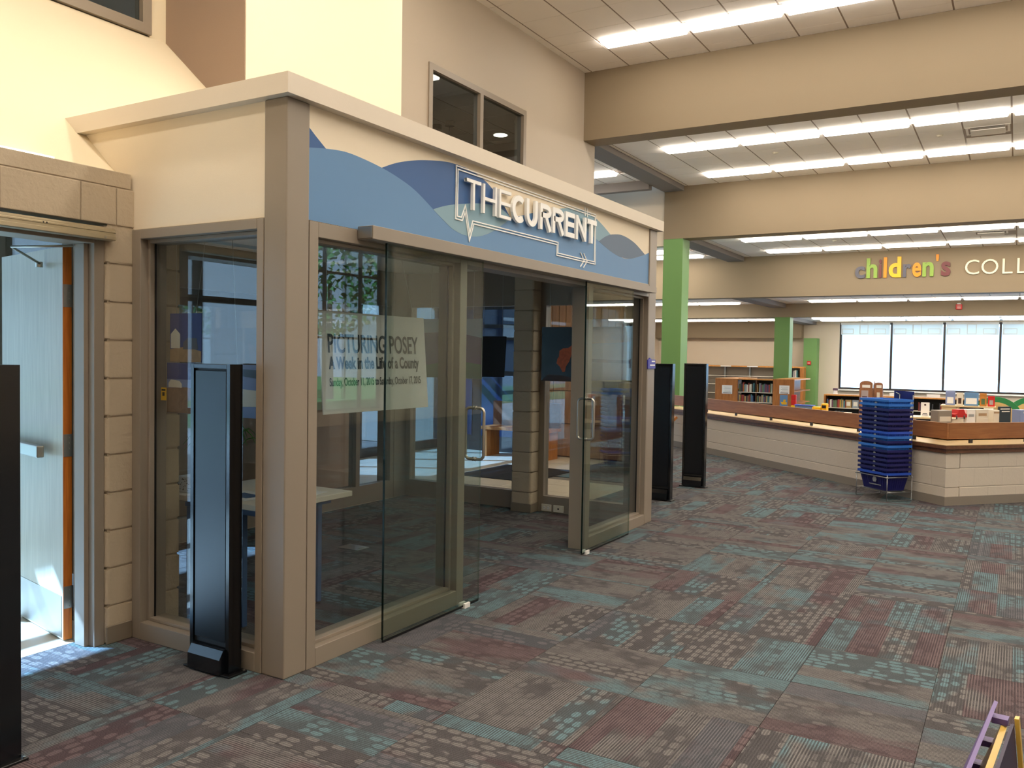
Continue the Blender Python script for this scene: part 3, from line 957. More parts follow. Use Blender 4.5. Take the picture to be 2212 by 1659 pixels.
LZ0, LZ1 = 2.490, 2.678
def stroke_letter(c, x0, x1, w, parent):
    """block letter made of mitred bars"""
    a, b_ = x0 + w / 2, x1 - w / 2
    zb, zt, zm = LZ0 + w / 2, LZ1 - w / 2, (LZ0 + LZ1) / 2
    def arc(cx, cz, rx, rz, t0, t1, n=14):
        return [(cx + rx * math.cos(R(t0 + (t1 - t0) * k / n)), cz + rz * math.sin(R(t0 + (t1 - t0) * k / n))) for k in range(n + 1)]
    cx = (x0 + x1) / 2
    S = {
        'T': [[(x0, zt), (x1, zt)], [(cx, zt), (cx, LZ0)]],
        'H': [[(a, LZ0), (a, LZ1)], [(b_, LZ0), (b_, LZ1)], [(a, zm), (b_, zm)]],
        'E': [[(x1, zt), (a, zt), (a, zb), (x1, zb)], [(a, zm + 0.004), (x1 - 0.012, zm + 0.004)]],
        'C': [arc(cx + 0.008, zm, (x1 - x0 - w) / 2, (zt - zb) / 2, 48, 312)],
        'U': [[(a, LZ1)] + arc(cx, zb + (b_ - a) / 2, (b_ - a) / 2, (b_ - a) / 2, 180, 360) + [(b_, LZ1)]],
        'R': [[(a, LZ0), (a, zt)] + [(cx, zt)] + arc(cx, zm + (zt - zm) / 2 + 0.006, b_ - cx - 0.004, (zt - zm) / 2 - 0.006, 90, -90, 10)[1:] + [(a, zm + 0.012)], [(cx, zm + 0.01), (x1 - w * 0.45, LZ0)]],
        'N': [[(a, LZ0), (a, LZ1)], [(b_, LZ0), (b_, LZ1)], [(a, LZ1 - w * 0.4), (b_, LZ0 + w * 0.4)]],
    }[c]
    bm = bmesh.new()
    first = None
    for si, pl_ in enumerate(S):
        o = ribbon('letter', pl_, w, 'y', -0.020 - 0.0006 * si, -0.0002 * si, 'letterwhite', parent)
        if first is None:
            first = o
        else:
            me = o.data
            off = o.location - first.location
            n = len(first.data.vertices)
            vs = [v.co.copy() for v in first.data.vertices] + [v.co + off for v in me.vertices]
            fs = [list(p.vertices) for p in first.data.polygons] + [[i + n for i in p.vertices] for p in me.polygons]
            nm = bpy.data.meshes.new('letter'); nm.from_pydata(vs, [], fs); setm(nm, 'letterwhite')
            first.data = nm
            bpy.data.objects.remove(o)
    return first
for c, x0, x1, w_ in (('T', 1.497, 1.664, 0.021), ('H', 1.690, 1.855, 0.021), ('E', 1.888, 2.040, 0.021),
                      ('C', 2.050, 2.238, 0.038), ('U', 2.253, 2.412, 0.036), ('R', 2.450, 2.622, 0.036), ('R', 2.646, 2.825, 0.036),
                      ('E', 2.852, 3.004, 0.036), ('N', 3.030, 3.212, 0.034), ('T', 3.226, 3.404, 0.038)):
    stroke_letter(c, x0, x1, w_, sg)

# ------------------------------------------------------------------ framed glazing of the room (front, sides)
def storefront(name, lab, axis, f0, a0, a1, z1, sill_z, wL, wR, wT, flip=1, back=0.15):
    """hollow metal frame with stepped sill and recessed pane; f0 = outer face, room towards +"""
    t = thing(name, ((a0 + a1) / 2, f0, 0) if axis == 'y' else (f0, (a0 + a1) / 2, 0), lab, 'window', kind='structure')
    def b(nm, p0, p1, q0, q1, d0, d1, mm, bev=0.0):
        if axis == 'y': return box(nm, p0, p1, f0 + d0, f0 + d1, q0, q1, mm, t, bev)
        return box(nm, f0 + d0, f0 + d1, p0, p1, q0, q1, mm, t, bev)
    st = 0.045
    b('frame_jamb', a0, a0 + wL, 0.0, z1, 0.0, back, 'frame', 0.002)
    b('frame_jamb', a1 - wR, a1, 0.0, z1, 0.0, back, 'frame', 0.002)
    b('frame_head', a0 + wL, a1 - wR, z1 - wT, z1, 0.0, back, 'frame', 0.002)
    b('frame_sill', a0 + wL, a1 - wR, 0.0, sill_z, 0.0, back, 'frame', 0.002)
    # stop one step in
    b('glazing_stop', a0 + wL, a0 + wL + 0.02, sill_z, z1 - wT, 0.045, back, 'frame', 0.002)
    b('glazing_stop', a1 - wR - 0.02, a1 - wR, sill_z, z1 - wT, 0.045, back, 'frame', 0.002)
    b('glazing_stop', a0 + wL + 0.02, a1 - wR - 0.02, z1 - wT - 0.02, z1 - wT, 0.045, back, 'frame', 0.002)
    b('glazing_stop', a0 + wL + 0.02, a1 - wR - 0.02, sill_z, sill_z + 0.018, 0.045, back, 'frame', 0.002)
    b('pane', a0 + wL + 0.018, a1 - wR - 0.018, sill_z + 0.016, z1 - wT - 0.018, 0.083, 0.091, 'glass')
    for nm, p0, p1, q0, q1 in (('gasket', a0 + wL + 0.02, a0 + wL + 0.026, sill_z + 0.018, z1 - wT - 0.02), ('gasket', a1 - wR - 0.026, a1 - wR - 0.02, sill_z + 0.018, z1 - wT - 0.02)):
        b(nm, p0, p1, q0, q1, 0.074, 0.083, 'black')
    return t
storefront('window_7', 'tall glazed panel holding the white exhibit poster', 'y', 0.0, 0.154, 1.548, 2.224, 0.094, 0.062, 0.076, 0.075)
storefront('window_8', 'glazed panel next to the end post of the glass room', 'y', 0.0, 3.325, 4.631, 2.224, 0.094, 0.080, 0.012, 0.075)
sw = storefront('window_9', 'side window of the glass room behind the black gate', 'x', 0.0, 0.154, 1.150, 2.224, 0.094, 0.045, 0.07, 0.05)
for z in (0.42, 1.0, 1.42, 1.95):
    c_ = cyl('screw', (0.06, 1.0795, z), 0.008, 0.003, 'satin', sw, axis='y', sides=12)
sbox('wall_fascia', 'cream panel over the side window of the glass room', 'wall', 0.014, 0.15, 0.150, 1.75, 2.228, 2.785, 'cream')
sbox('trim_2', 'tan head over the sliding door opening', 'trim', 1.548, 3.325, 0.0, 0.15, 2.145, 2.228, 'frame')

# sliding doors hung on a track
tr = struct(box('trim_3', 0.505, 4.36, -0.105, -0.001, 2.172, 2.242, 'frame', bevel=0.002), 'sliding door track box under the mural', 'trim')
box('track_end', 0.500, 0.5045, -0.100, -0.005, 2.178, 2.236, 'satin', tr)
box('track_extension', 4.361, 4.60, -0.085, -0.001, 2.180, 2.232, 'frame', tr)
def slider(x0, x1, hx, edge, lab, gx, glab):
    t = thing('sliding_door', ((x0 + x1) / 2, -0.06, 0.015), lab, 'glass door')
    p = box('glass_panel', x0, x1, -0.066, -0.054, 0.016, 2.19, 'glassdoor', t)
    box('glass_edge', x0 - 0.002, x0, -0.0665, -0.0535, 0.016, 2.171, 'glassedge', t)
    box('glass_edge', x1, x1 + 0.0008, -0.0665, -0.0535, 0.016, 2.171, 'glassdoor', t)
    box('bottom_seal', x0, x1, -0.064, -0.056, 0.005, 0.0155, 'black', t)
    z0, z1, y0, y1 = 0.922, 1.246, -0.128, 0.008
    rr = 0.03
    def corner(cy, cz, t0):
        return [(hx, cy + rr * math.cos(R(t0 + 18 * k)), cz + rr * math.sin(R(t0 + 18 * k))) for k in range(6)]
    tube('pull_handle', corner(y1 - rr, z1 - rr, 0) + corner(y0 + rr, z1 - rr, 90) + corner(y0 + rr, z0 + rr, 180) + corner(y1 - rr, z0 + rr, 270), 0.0095, 'steel', t, 12, closed=True)
    for z in (z0, z1):
        cyl('handle_washer', (hx, -0.072, z), 0.014, 0.006, 'steel', t, axis='y', sides=14)
        cyl('handle_washer', (hx, -0.053, z), 0.014, 0.006, 'steel', t, axis='y', sides=14)
    g = thing('floor_guide', (gx, -0.06, 0), glab, 'door guide')
    box('guide_base', gx - 0.03, gx + 0.03, -0.085, -0.035, 0.0, 0.004, 'white', g, 0.001)
    box('guide_cheek', gx - 0.03, gx + 0.03, -0.085, -0.070, 0.004, 0.030, 'white', g, 0.002)
    box('guide_cheek', gx - 0.03, gx + 0.03, -0.050, -0.035, 0.004, 0.030, 'white', g, 0.002)
slider(0.671, 1.632, 1.565, 0, 'frameless sliding glass door in front of the white poster', 1.475, 'small white floor guide under the sliding door by the poster')
slider(3.147, 4.096, 3.180, 0, 'frameless sliding glass door next to the end post', 3.215, 'small white floor guide under the sliding door by the end post')

# ------------------------------------------------------------------ block wall with the open wooden door
bw = sbox('wall_block', 'tan painted block wall around the open wooden door', 'wall', -0.140, 0.300, 1.160, 1.345, 0.0, 2.44, 'mortar')
box('mortar_lintel', -5.5, -0.145, 1.160, 1.345, 2.24, 2.44, 'mortar', bw)
box('mortar_core', -5.5, -1.38, 1.160, 1.345, 0.0, 2.24, 'mortar', bw)
CH = 0.2032
def bull_mesh(x0, x1, y0, y1, h, r=0.022):
    pts = []
    for cx, cy, t0 in ((x0 + r, y0 + r, 180), ):
        pts += [(cx + r * math.cos(R(t0 + 15 * k)), cy + r * math.sin(R(t0 + 15 * k))) for k in range(7)]
    pts += [(x1, y0), (x1, y1)]
    pts += [(x0 + r + r * math.cos(R(90 + 15 * k)), y1 - r + r * math.sin(R(90 + 15 * k))) for k in range(7)]
    bm = bmesh.new()
    lo = [bm.verts.new((p[0], p[1], -h / 2)) for p in pts]
    hi = [bm.verts.new((p[0], p[1], h / 2)) for p in pts]
    n = len(pts)
    bm.faces.new(lo[::-1]); bm.faces.new(hi)
    for i in range(n):
        j = (i + 1) % n
        bm.faces.new([lo[i], lo[j], hi[j], hi[i]])
    hz = [e for e in bm.edges if abs(e.verts[0].co.z - e.verts[1].co.z) < 1e-6]
    bmesh.ops.bevel(bm, geom=hz, offset=0.006, segments=2, affect='EDGES')
    me = finish(bm, 'block', 'block')
    return me
bull_a = bull_mesh(-0.151, 0.095, 1.153, 1.352, CH - 0.010)
bull_b = bull_mesh(-0.151, 0.31, 1.153, 1.352, CH - 0.010)
plain = box_mesh('block', 0.207, 0.199, CH - 0.010, 'block', 0.004, 2)
for k in range(11):
    z = (k + 0.5) * CH
    if k % 2:
        link('block', bull_b, bw, (0, 0, z))
    else:
        link('block', bull_a, bw, (0, 0, z))
        link('block', plain, bw, (0.095 + 0.006 + 0.1045, 1.2525, z))
for x0, x1 in ((-0.087, 0.31), (-0.288, -0.093), (-0.694, -0.294), (-1.10, -0.70), (-1.506, -1.106), (-1.912, -1.512), (-2.318, -1.918)):
    box('block', x0, x1, 1.153, 1.352, 11 * CH + 0.003, 12 * CH - 0.003, 'block', bw, 0.004, 2)
for k in range(11):
    for i in range(3):
        x1 = -1.42 - i * 0.4064 - (0.2 if k % 2 and i else 0)
        x0 = -1.42 - (i + 1) * 0.4064 - (0.2 if k % 2 else 0)
        box('block', x0 + 0.006, x1, 1.153, 1.352, k * CH + 0.003, (k + 1) * CH - 0.003, 'block', bw, 0.004, 1)
box('ledge_trim', -5.5, -0.002, 1.156, 1.36, 2.441, 2.523, 'block', bw, 0.003)
sbox('baseboard_left', 'tan rubber base on the block pier', 'baseboard', -0.156, -0.002, 1.142, 1.1525, 0.0, 0.098, 'rubberbase', bevel=0.004)
# steel door frame
df = thing('door_frame', (-0.7, 1.26, 0), 'tan steel frame of the open wooden door', 'door frame', kind='structure')
for sgn, xo in ((1, -0.166), (-1, -1.40)):
    x0, x1 = (xo - 0.045, xo + 0.012) if sgn > 0 else (xo - 0.012, xo + 0.045)
    box('frame_jamb', x0, x1, 1.165, 1.350, 0.0, 2.20, 'frame', df, 0.002)
    x0, x1 = (xo - 0.070, xo - 0.045) if sgn > 0 else (xo + 0.045, xo + 0.070)
    box('door_stop', x0, x1, 1.215, 1.300, 0.0, 2.13, 'frame', df, 0.002)
box('frame_head', -1.355, -0.211, 1.165, 1.350, 2.13, 2.20, 'frame', df, 0.002)
hb2 = thing('door_header_bar', (-0.75, 1.13, 2.147), 'ribbed aluminium bar across the top of the doorway', 'header bar')
prism('bar_body', [(1.098, 2.152), (1.104, 2.147), (1.15, 2.147), (1.15, 2.215), (1.120, 2.215), (1.104, 2.205), (1.104, 2.198), (1.098, 2.195), (1.098, 2.188), (1.103, 2.186), (1.103, 2.172), (1.098, 2.170)], 'x', -3.0, -0.131, 'alum', hb2)
for xx in (-0.52, -0.503):
    cyl('bolt_hole', (xx, 1.0975, 2.192), 0.004, 0.003, 'black', hb2, axis='y', sides=10)
cyl('bolt', (-0.19, 1.096, 2.160), 0.006, 0.004, 'steel', hb2, axis='y', sides=12)
# the door leaf
DH = Vector((-0.250, 1.378)); DD = Vector((0.189, 0.982)).normalized(); DNX = Vector((DD.y, -DD.x))
dz = math.atan2(DD.y, DD.x)
door = thing('wooden_door', (DH.x, DH.y, 0.01), 'open pale wooden door with push bar and metal kick plate', 'door')
def dbox(nm, s0, s1, n0, n1, z0, z1, m, parent=door, bev=0.0, seg=1):
    """box in door coordinates: s along the leaf from the hinge, n towards +x side"""
    c = DH + DD * ((s0 + s1) / 2) + DNX * ((n0 + n1) / 2)
    me = box_mesh(nm, s1 - s0, n1 - n0, z1 - z0, m, bev, seg)
    o = link(nm, me, parent, (c.x, c.y, (z0 + z1) / 2))
    o.rotation_euler.z = math.atan2(DD.y, DD.x)
    # local y must point to -DNX: DD rotated +90 = (-DD.y, DD.x) = -DNX, symmetric boxes so fine
    return o
leaf = dbox('door_leaf', 0.004, 0.91, 0.0, 0.045, 0.01, 2.12, 'maple')
dbox('door_edge', 0.0, 0.0038, 0.0, 0.045, 0.01, 2.12, 'oakedge')
dbox('kick_plate', 0.02, 0.89, -0.002, -0.0002, 0.02, 0.245, 'satin')
for hz in (1.86, 1.06, 0.24):
    h = dbox('hinge', -0.003, -0.0002, 0.002, 0.05, hz - 0.06, hz + 0.06, 'satin')
    c = DH + DD * (-0.008) + DNX * 0.054
    cyl('hinge_knuckle', (c.x, c.y, hz - 0.062), 0.007, 0.124, 'satin', h, sides=12)
    box('hinge_leaf', c.x + 0.002, c.x + 0.028, c.y - 0.004, c.y - 0.001, hz - 0.06, hz + 0.06, 'satin', h)
    for q in (0.012, 0.034):
        for dz_ in (-0.045, -0.015, 0.015, 0.045):
            c2 = DH + DD * (-0.004) + DNX * q
            cyl('screw', (c2.x, c2.y - 0.0015, hz + dz_), 0.0035, 0.002, 'steel', h, axis='y', sides=8)
pb = dbox('push_bar', 0.16, 0.84, -0.075, -0.035, 0.985, 1.05, 'satin', door, 0.006, 2)
dbox('bar_bracket', 0.11, 0.17, -0.072, -0.002, 0.98, 1.055, 'alum', pb, 0.004)
dbox('bar_bracket', 0.83, 0.89, -0.072, -0.002, 0.98, 1.055, 'alum', pb, 0.004)
ca = thing_arm = tube('closer_arm', [(DH.x + 0.01, 1.30, 2.12), (DH.x - 0.20, 1.50, 2.10), (DH.x + 0.03, 1.62, 2.035)], 0.007, 'steel', door, 8)
c = DH + DD * 0.25
cyl('arm_shoe', (c.x - 0.03, c.y, 2.02), 0.018, 0.03, 'steel', door, sides=14)

# ------------------------------------------------------------------ security gates
def make_gate(x, lab, grp):
    t = thing('security_gate', (x - 0.04, 0.385, 0), lab, 'security gate', grp)
    x0, x1, y0, y1, h = x - 0.075, x, 0.250, 0.530, 1.515
    box('gate_core', x0 + 0.012, x1, y0 + 0.008, y1 - 0.008, 0.012, h - 0.01, 'blackmatte', t, 0.003)
    for a, b_ in ((y0, y0 + 0.022), (y1 - 0.022, y1)):
        prism('side_rail', [(x0, a), (x0 + 0.01, a - 0.0), (x1 + 0.004, a), (x1 + 0.004, b_), (x0, b_)], 'z', 0.012, h, 'blackgloss', t)
    box('top_rail', x0, x1 + 0.004, y0 + 0.022, y1 - 0.022, h - 0.022, h, 'blackgloss', t, 0.002)
    box('panel', x0 + 0.004, x0 + 0.0118, y0 + 0.03, y1 - 0.03, 0.16, h - 0.032, 'blacksatin', t, 0.002)
    prism('foot_cover', [(x0 + 0.010, 0.012), (x0 - 0.035, 0.012), (x0 - 0.035, 0.085), (x0 - 0.012, 0.125), (x0 + 0.010, 0.135)], 'y', y0 + 0.026, y1 - 0.026, 'blackgloss', t)
    box('base_plate', x0 - 0.02, x1 + 0.02, y0 - 0.025, y1 + 0.025, 0.0, 0.011, 'black', t, 0.002)
    for yy in (y0 - 0.014, y1 + 0.014):
        cyl('bolt', (x1 + 0.008, yy, 0.0112), 0.006, 0.004, 'steel', t, sides=8)
    return t
make_gate(-0.040, 'black security gate standing before the side window', 'black security gates')
make_gate(-1.120, 'black security gate cut by the picture edge in front of the door', 'black security gates')
make_gate(6.080, 'black security gate partly hidden by the end post', 'black security gates')
make_gate(7.260, 'free standing black security gate in front of the counter', 'black security gates')

# ------------------------------------------------------------------ inside of the glass room
struct(box('ceiling_room', 0.16, 4.65, 0.16, 2.9, 2.46, 2.6, 'tilecap'), 'low ceiling inside the glass room', 'ceiling')
box('ceiling_rib', 0.6, 4.2, 1.35, 1.45, 2.42, 2.4595, 'tilecap', bpy.data.objects['ceiling_room'])
def knee(name, lab, axis, pos, a0, a1, z1, sill, ms, m='frame', gm='glass', d=0.10):
    t = window(name, axis, pos, a0, a1, sill, z1, ms, [], m, gm, lab, depth=d, fw=0.06)
    if z1 < 2.4:
        if axis == 'x': box('head_wall', pos - d / 2, pos + d / 2, a0, a1, z1, 2.46, m, t)
        else: box('head_wall', a0, a1, pos - d / 2, pos + d / 2, z1, 2.46, m, t)
    if axis == 'x': box('knee_wall', pos - d / 2, pos + d / 2, a0, a1, 0.0, sill, m, t)
    else: box('knee_wall', a0, a1, pos - d / 2, pos + d / 2, 0.0, sill, m, t)
    return t
knee('window_10', 'partition glass between the glass room and the entry', 'x', 0.26, 1.36, 2.9, 2.46, 0.12, [2.1], gm='glass')
knee('window_11', 'rear glazing of the glass room towards the entry', 'y', 2.92, 0.32, 4.45, 2.15, 0.13, [1.6, 2.75, 3.86])
knee('window_12', 'end glazing of the glass room beyond the block pier', 'x', 4.70, 1.40, 2.86, 2.15, 0.12, [])
knee('window_13', 'end glazing of the glass room behind the black poster', 'x', 4.70, 0.17, 1.165, 2.15, 0.10, [])
sbox('wall_rear_post', 'tan corner post at the back of the glass room', 'wall', 4.45, 4.75, 2.865, 3.1, 0, 2.5, 'frame')
pr_ = sbox('wall_pier', 'painted block pier inside the glass room', 'wall', 4.515, 4.742, 1.19, 1.39, 0.0, 2.46, 'mortar')
pb_ = bull_mesh(4.500, 4.745, 1.17, 1.399, CH - 0.010)
for k in range(12):
    if k < 12: link('block', pb_, pr_, (0, 0, (k + 0.5) * CH + (0.0 if k < 11 else 0.0)))
box('pier_base', 4.492, 4.7, 1.160, 1.395, 0.0, 0.09, 'rubberbase', pr_, 0.004)
for y, lab in ((1.062, 'beige double socket plate low beside the block pier'), (0.925, 'beige data plate low under the end glazing')):
    t = thing('wall_socket', (4.645, y, 0.045), lab, 'socket')
    box('socket_plate', 4.640, 4.6495, y - 0.056, y + 0.056, 0.010, 0.080, 'offwhite', t, 0.002)
    if 'double' in lab:
        for q in (-0.022, 0.022):
            cyl('socket_outlet', (4.638, y + q, 0.045), 0.015, 0.003, 'white', t, axis='x', sides=14)
            for e in (-0.005, 0.005): box('socket_slot', 4.6372, 4.638, y + q + e - 0.001, y + q + e + 0.001, 0.042, 0.052, 'black', t)
    else:
        box('socket_jack', 4.6385, 4.640, y - 0.008, y + 0.008, 0.037, 0.053, 'black', t)
t = thing('floor_box', (2.333, 1.592, 0), 'flat metal floor box lid in the carpet of the glass room', 'floor box')
box('floor_lid', 2.26, 2.41, 1.49, 1.70, 0.0005, 0.006, 'satin', t, 0.002)
box('lid_tab', 2.31, 2.36, 1.505, 1.53, 0.0062, 0.008, 'frame', t)

# table with blue legs
tb = thing('work_table', (0.66, 0.92, 0), 'white topped table with blue grey legs inside the glass room', 'table')
box('tabletop', 0.36, 1.06, 0.50, 1.34, 0.700, 0.733, 'tabletop', tb, 0.003)
box('apron', 0.42, 1.00, 0.62, 1.24, 0.655, 0.6995, 'tableblue', tb)
for x in (0.43, 1.035):
    for y in (0.76, 1.20):
        box('leg', x - 0.018, x + 0.018, y - 0.018, y + 0.018, 0.012, 0.655, 'tableblue', tb, 0.002)
        box('foot', x - 0.012, x + 0.012, y - 0.012, y + 0.012, 0.0, 0.0118, 'steel', tb)
t = thing('paper_sheet', (0.80, 0.62, 0.7335), 'loose leaflet lying at the table front edge', 'paper')
box('sheet', 0.70, 0.92, 0.56, 0.70, 0.7335, 0.736, 'paper', t, rz=0.2)
box('sheet_print', 0.74, 0.86, 0.60, 0.66, 0.7362, 0.7368, 'mural_slate', t, rz=0.2)
t = thing('paper_sheet', (0.55, 0.86, 0.7335), 'white guest sheet lying mid table behind the gate', 'paper')
box('sheet', 0.44, 0.66, 0.72, 1.02, 0.7335, 0.736, 'paper', t, rz=-0.15)
box('sheet_print', 0.49, 0.6, 0.78, 0.96, 0.7362, 0.7368, 'tableblue', t, rz=-0.15)
# speckled storage box and potted plant
t = thing('speckled_box', (0.52, 1.24, 0.7335), 'small white speckled carton standing on the table', 'carton')
box('carton_body', 0.42, 0.60, 1.17, 1.31, 0.7336, 0.83, 'paper', t, 0.004)
random.seed(3)
for k in range(26):
    yy, zz = random.uniform(1.18, 1.30), random.uniform(0.745, 0.82)
    box('speckle', 0.4185, 0.4198, yy - 0.003, yy + 0.003, zz - 0.002, zz + 0.002, 'bark', t)
def plant(x, y, z, n, r, lab, pm):
    t = thing('potted_plant', (x, y, z), lab, 'plant')
    cyl('pot', (x, y, z), 0.045, 0.09, pm, t, r2=0.06)
    cyl('soil', (x, y, z + 0.08), 0.052, 0.012, 'bark', t)
    for k in range(n):
        a = 2 * math.pi * k / n + 0.4
        L_ = r * (0.8 + 0.4 * random.random()); hh = 0.24 + 0.1 * random.random()
        pts = []
        for i in range(7):
            u = i / 6
            pts.append(Vector((x + math.cos(a) * L_ * u, y + math.sin(a) * L_ * u, z + 0.09 + hh * math.sin(u * 2.3) * (1.0 - 0.25 * u))))
        sd = Vector((-math.sin(a), math.cos(a), 0))
        vs, fs = [], []
        for i, p in enumerate(pts):
            w_ = 0.012 * math.sin(math.pi * (0.12 + 0.86 * i / 6))
            vs += [p - sd * w_, p + sd * w_ + Vector((0, 0, 0.002)), p + Vector((0, 0, 0.006))]
        for i in range(6):
            q = i * 3
            fs += [[q, q + 3, q + 5, q + 2], [q + 2, q + 5, q + 4, q + 1], [q, q + 1, q + 4, q + 3]]
        mesh_at('leaf', vs, fs, 'leaf', t, smooth=True)
plant(0.72, 1.22, 0.7335, 11, 0.24, 'arching green spider plant on the table by the side window', 'mural_slate')
plant(0.50, 0.58, 0.7335, 6, 0.10, 'small succulent in a cream pot near the table corner', 'offwhite')

# ------------------------------------------------------------------ hanging exhibit boards
def wires(t, pts):
    for a, b_ in pts: tube('hanging_wire', [a, b_], 0.0012, 'steel', t, 5)
pt = thing('exhibit_poster', (1.205, 0.43, 1.22), 'large white exhibit poster with dark lettering hanging behind the glass', 'poster')
pt.rotation_euler.x = R(-4.5)
def ptext(s_, x0, x1, z0, z1, m='ink', bold=0.0):
    o = text('poster_text', s_, (x0, 0.4175, z0), (1, 0, 0), (0, 0, 1), x1 - x0, z1 - z0, 0.0006, m, pt, bold)
    return o
box('poster_board', 0.712, 1.725, 0.420, 0.427, 1.222, 1.822, 'paper', pt, 0.001)
ptext('PICTURING POSEY', 0.775, 1.640, 1.578, 1.692, bold=0.016)
ptext('A Week in the Life of a County', 0.775, 1.640, 1.460, 1.558, bold=0.03)
ptext('Sunday, October 11, 2015 to Saturday, October 17, 2015', 0.775, 1.650, 1.368, 1.432, bold=0.012)
wires(pt, [((0.80, 0.423, 1.82), (0.80, 0.423, 2.45)), ((1.62, 0.423, 1.82), (1.45, 0.423, 2.45))])

mat('print_sky', (62, 78, 138), 0.4); mat('print_sky2', (126, 142, 186), 0.4); mat('print_field', (168, 138, 104), 0.5, vary=0.3, vscale=30)
mat('print_soil', (140, 112, 92), 0.5, vary=0.35, vscale=40); mat('print_white', (226, 220, 206), 0.5); mat('print_roof', (96, 98, 108), 0.5)
mat('print_black', (12, 11, 12), 0.3); mat('print_coral', (206, 104, 66), 0.5, vary=0.35, vscale=40); mat('print_brown', (64, 42, 34), 0.5)
mat('print_green', (78, 104, 66), 0.5, vary=0.2, vscale=12); mat('print_orange', (190, 122, 44), 0.5, vary=0.3, vscale=20); mat('print_lake', (168, 158, 160), 0.4, vary=0.1)
mat('print_gold', (206, 190, 132), 0.4, vary=0.3, vscale=60); mat('print_plum', (96, 74, 92), 0.5, vary=0.2); mat('print_grey', (150, 156, 160), 0.4)
mat('yellowtag', (232, 176, 20), 0.5)
def yz(nm, pts, x, m, t, k=1): return prism(nm, pts, 'x', x - 0.0007 * k, x, m, t)
XP = 0.150
ph = thing('farm_photo', (XP, 0.90, 1.515), 'farm photograph with white silo hanging in the side window', 'photograph')
box('photo_board', XP, XP + 0.006, 0.775, 1.030, 1.515, 1.780, 'print_sky', ph)
yz('printed_ground', [(0.776, 1.516), (1.029, 1.516), (1.029, 1.585), (0.90, 1.600), (0.776, 1.575)], XP - 0.0002, 'print_field', ph)
yz('printed_silo', [(0.945, 1.590), (1.022, 1.590), (1.022, 1.668), (0.984, 1.698), (0.945, 1.668)], XP - 0.001, 'print_white', ph)
yz('printed_barn', [(0.80, 1.585), (0.92, 1.585), (0.92, 1.622), (0.88, 1.648), (0.81, 1.645)], XP - 0.001, 'print_roof', ph)
wires(ph, [((XP + 0.003, 0.98, 1.78), (XP + 0.003, 0.98, 2.45)), ((XP + 0.003, 0.82, 1.78), (XP + 0.003, 0.70, 2.45))])
ph = thing('field_photo', (XP, 0.90, 1.235), 'ploughed field photograph with pale barn hanging below the silo photograph', 'photograph')
box('photo_board', XP, XP + 0.006, 0.770, 1.055, 1.235, 1.510, 'print_sky2', ph)
yz('printed_sky', [(0.771, 1.42), (1.054, 1.42), (1.054, 1.509), (0.771, 1.509)], XP - 0.0002, 'print_sky', ph)
yz('printed_ground', [(0.771, 1.236), (1.054, 1.236), (1.054, 1.372), (0.90, 1.378), (0.771, 1.37)], XP - 0.0002, 'print_soil', ph)
yz('printed_barn', [(0.93, 1.375), (1.04, 1.375), (1.04, 1.398), (1.02, 1.418), (0.95, 1.412), (0.93, 1.395)], XP - 0.001, 'print_white', ph)
wires(ph, [((XP + 0.003, 0.98, 1.505), (XP + 0.003, 0.98, 1.52)), ((XP + 0.003, 0.82, 1.505), (XP + 0.003, 0.82, 1.52))])
ph = thing('snow_photo', (XP, 0.40, 1.235), 'pale blue snowy lane photograph hanging between gate and corner post', 'photograph')
box('photo_board', XP, XP + 0.006, 0.26, 0.56, 1.235, 1.510, 'print_sky2', ph)
yz('printed_lane', [(0.27, 1.30), (0.50, 1.29), (0.52, 1.385), (0.27, 1.375)], XP - 0.0004, 'print_white', ph)
yz('printed_hedge', [(0.261, 1.43), (0.559, 1.46), (0.559, 1.49), (0.261, 1.48)], XP - 0.0004, 'mural_slate', ph)
wires(ph, [((XP + 0.003, 0.32, 1.505), (XP + 0.003, 0.32, 2.45)), ((XP + 0.003, 0.50, 1.505), (XP + 0.003, 0.56, 2.45))])
t = thing('yellow_tag', (0.100, 1.005, 1.30), 'small yellow warning tag stuck low in the side window corner', 'tag')
box('tag_card', 0.0925, 0.094, 0.985, 1.030, 1.305, 1.375, 'yellowtag', t)
box('tag_print', 0.0918, 0.0924, 1.000, 1.018, 1.33, 1.35, 'black', t)
box('tag_print', 0.0918, 0.0924, 0.992, 1.024, 1.357, 1.366, 'black', t)
XQ = 4.44
ph = thing('flower_photo', (XQ, 0.84, 1.335), 'black photograph of a coral coloured bloom hanging at the end glazing', 'photograph')
box('photo_board', XQ, XQ + 0.006, 0.640, 1.035, 1.335, 1.862, 'print_black', ph)
yz('printed_bloom', [(0.775, 1.43), (0.80, 1.425), (0.83, 1.475), (0.868, 1.51), (0.858, 1.555), (0.842, 1.575), (0.838, 1.63), (0.80, 1.655), (0.74, 1.66), (0.705, 1.685), (0.700, 1.62), (0.73, 1.53), (0.765, 1.48)], XQ - 0.0004, 'print_coral', ph)
yz('printed_table', [(0.641, 1.336), (1.034, 1.336), (0.96, 1.40), (0.80, 1.392), (0.641, 1.37)], XQ - 0.0004, 'print_brown', ph)
wires(ph, [((XQ + 0.003, 0.95, 1.86), (XQ + 0.003, 0.95, 2.45)), ((XQ + 0.003, 0.72, 1.86), (XQ + 0.003, 0.72, 2.45))])
ph = thing('lake_photo', (XQ, 0.35, 1.225), 'autumn lake photograph hanging next to the black bloom photograph', 'photograph')
box('photo_board', XQ, XQ + 0.006, 0.10, 0.600, 1.225, 1.862, 'print_lake', ph)
yz('printed_trees', [(0.101, 1.72), (0.599, 1.70), (0.599, 1.861), (0.101, 1.861)], XQ - 0.0004, 'print_orange', ph)
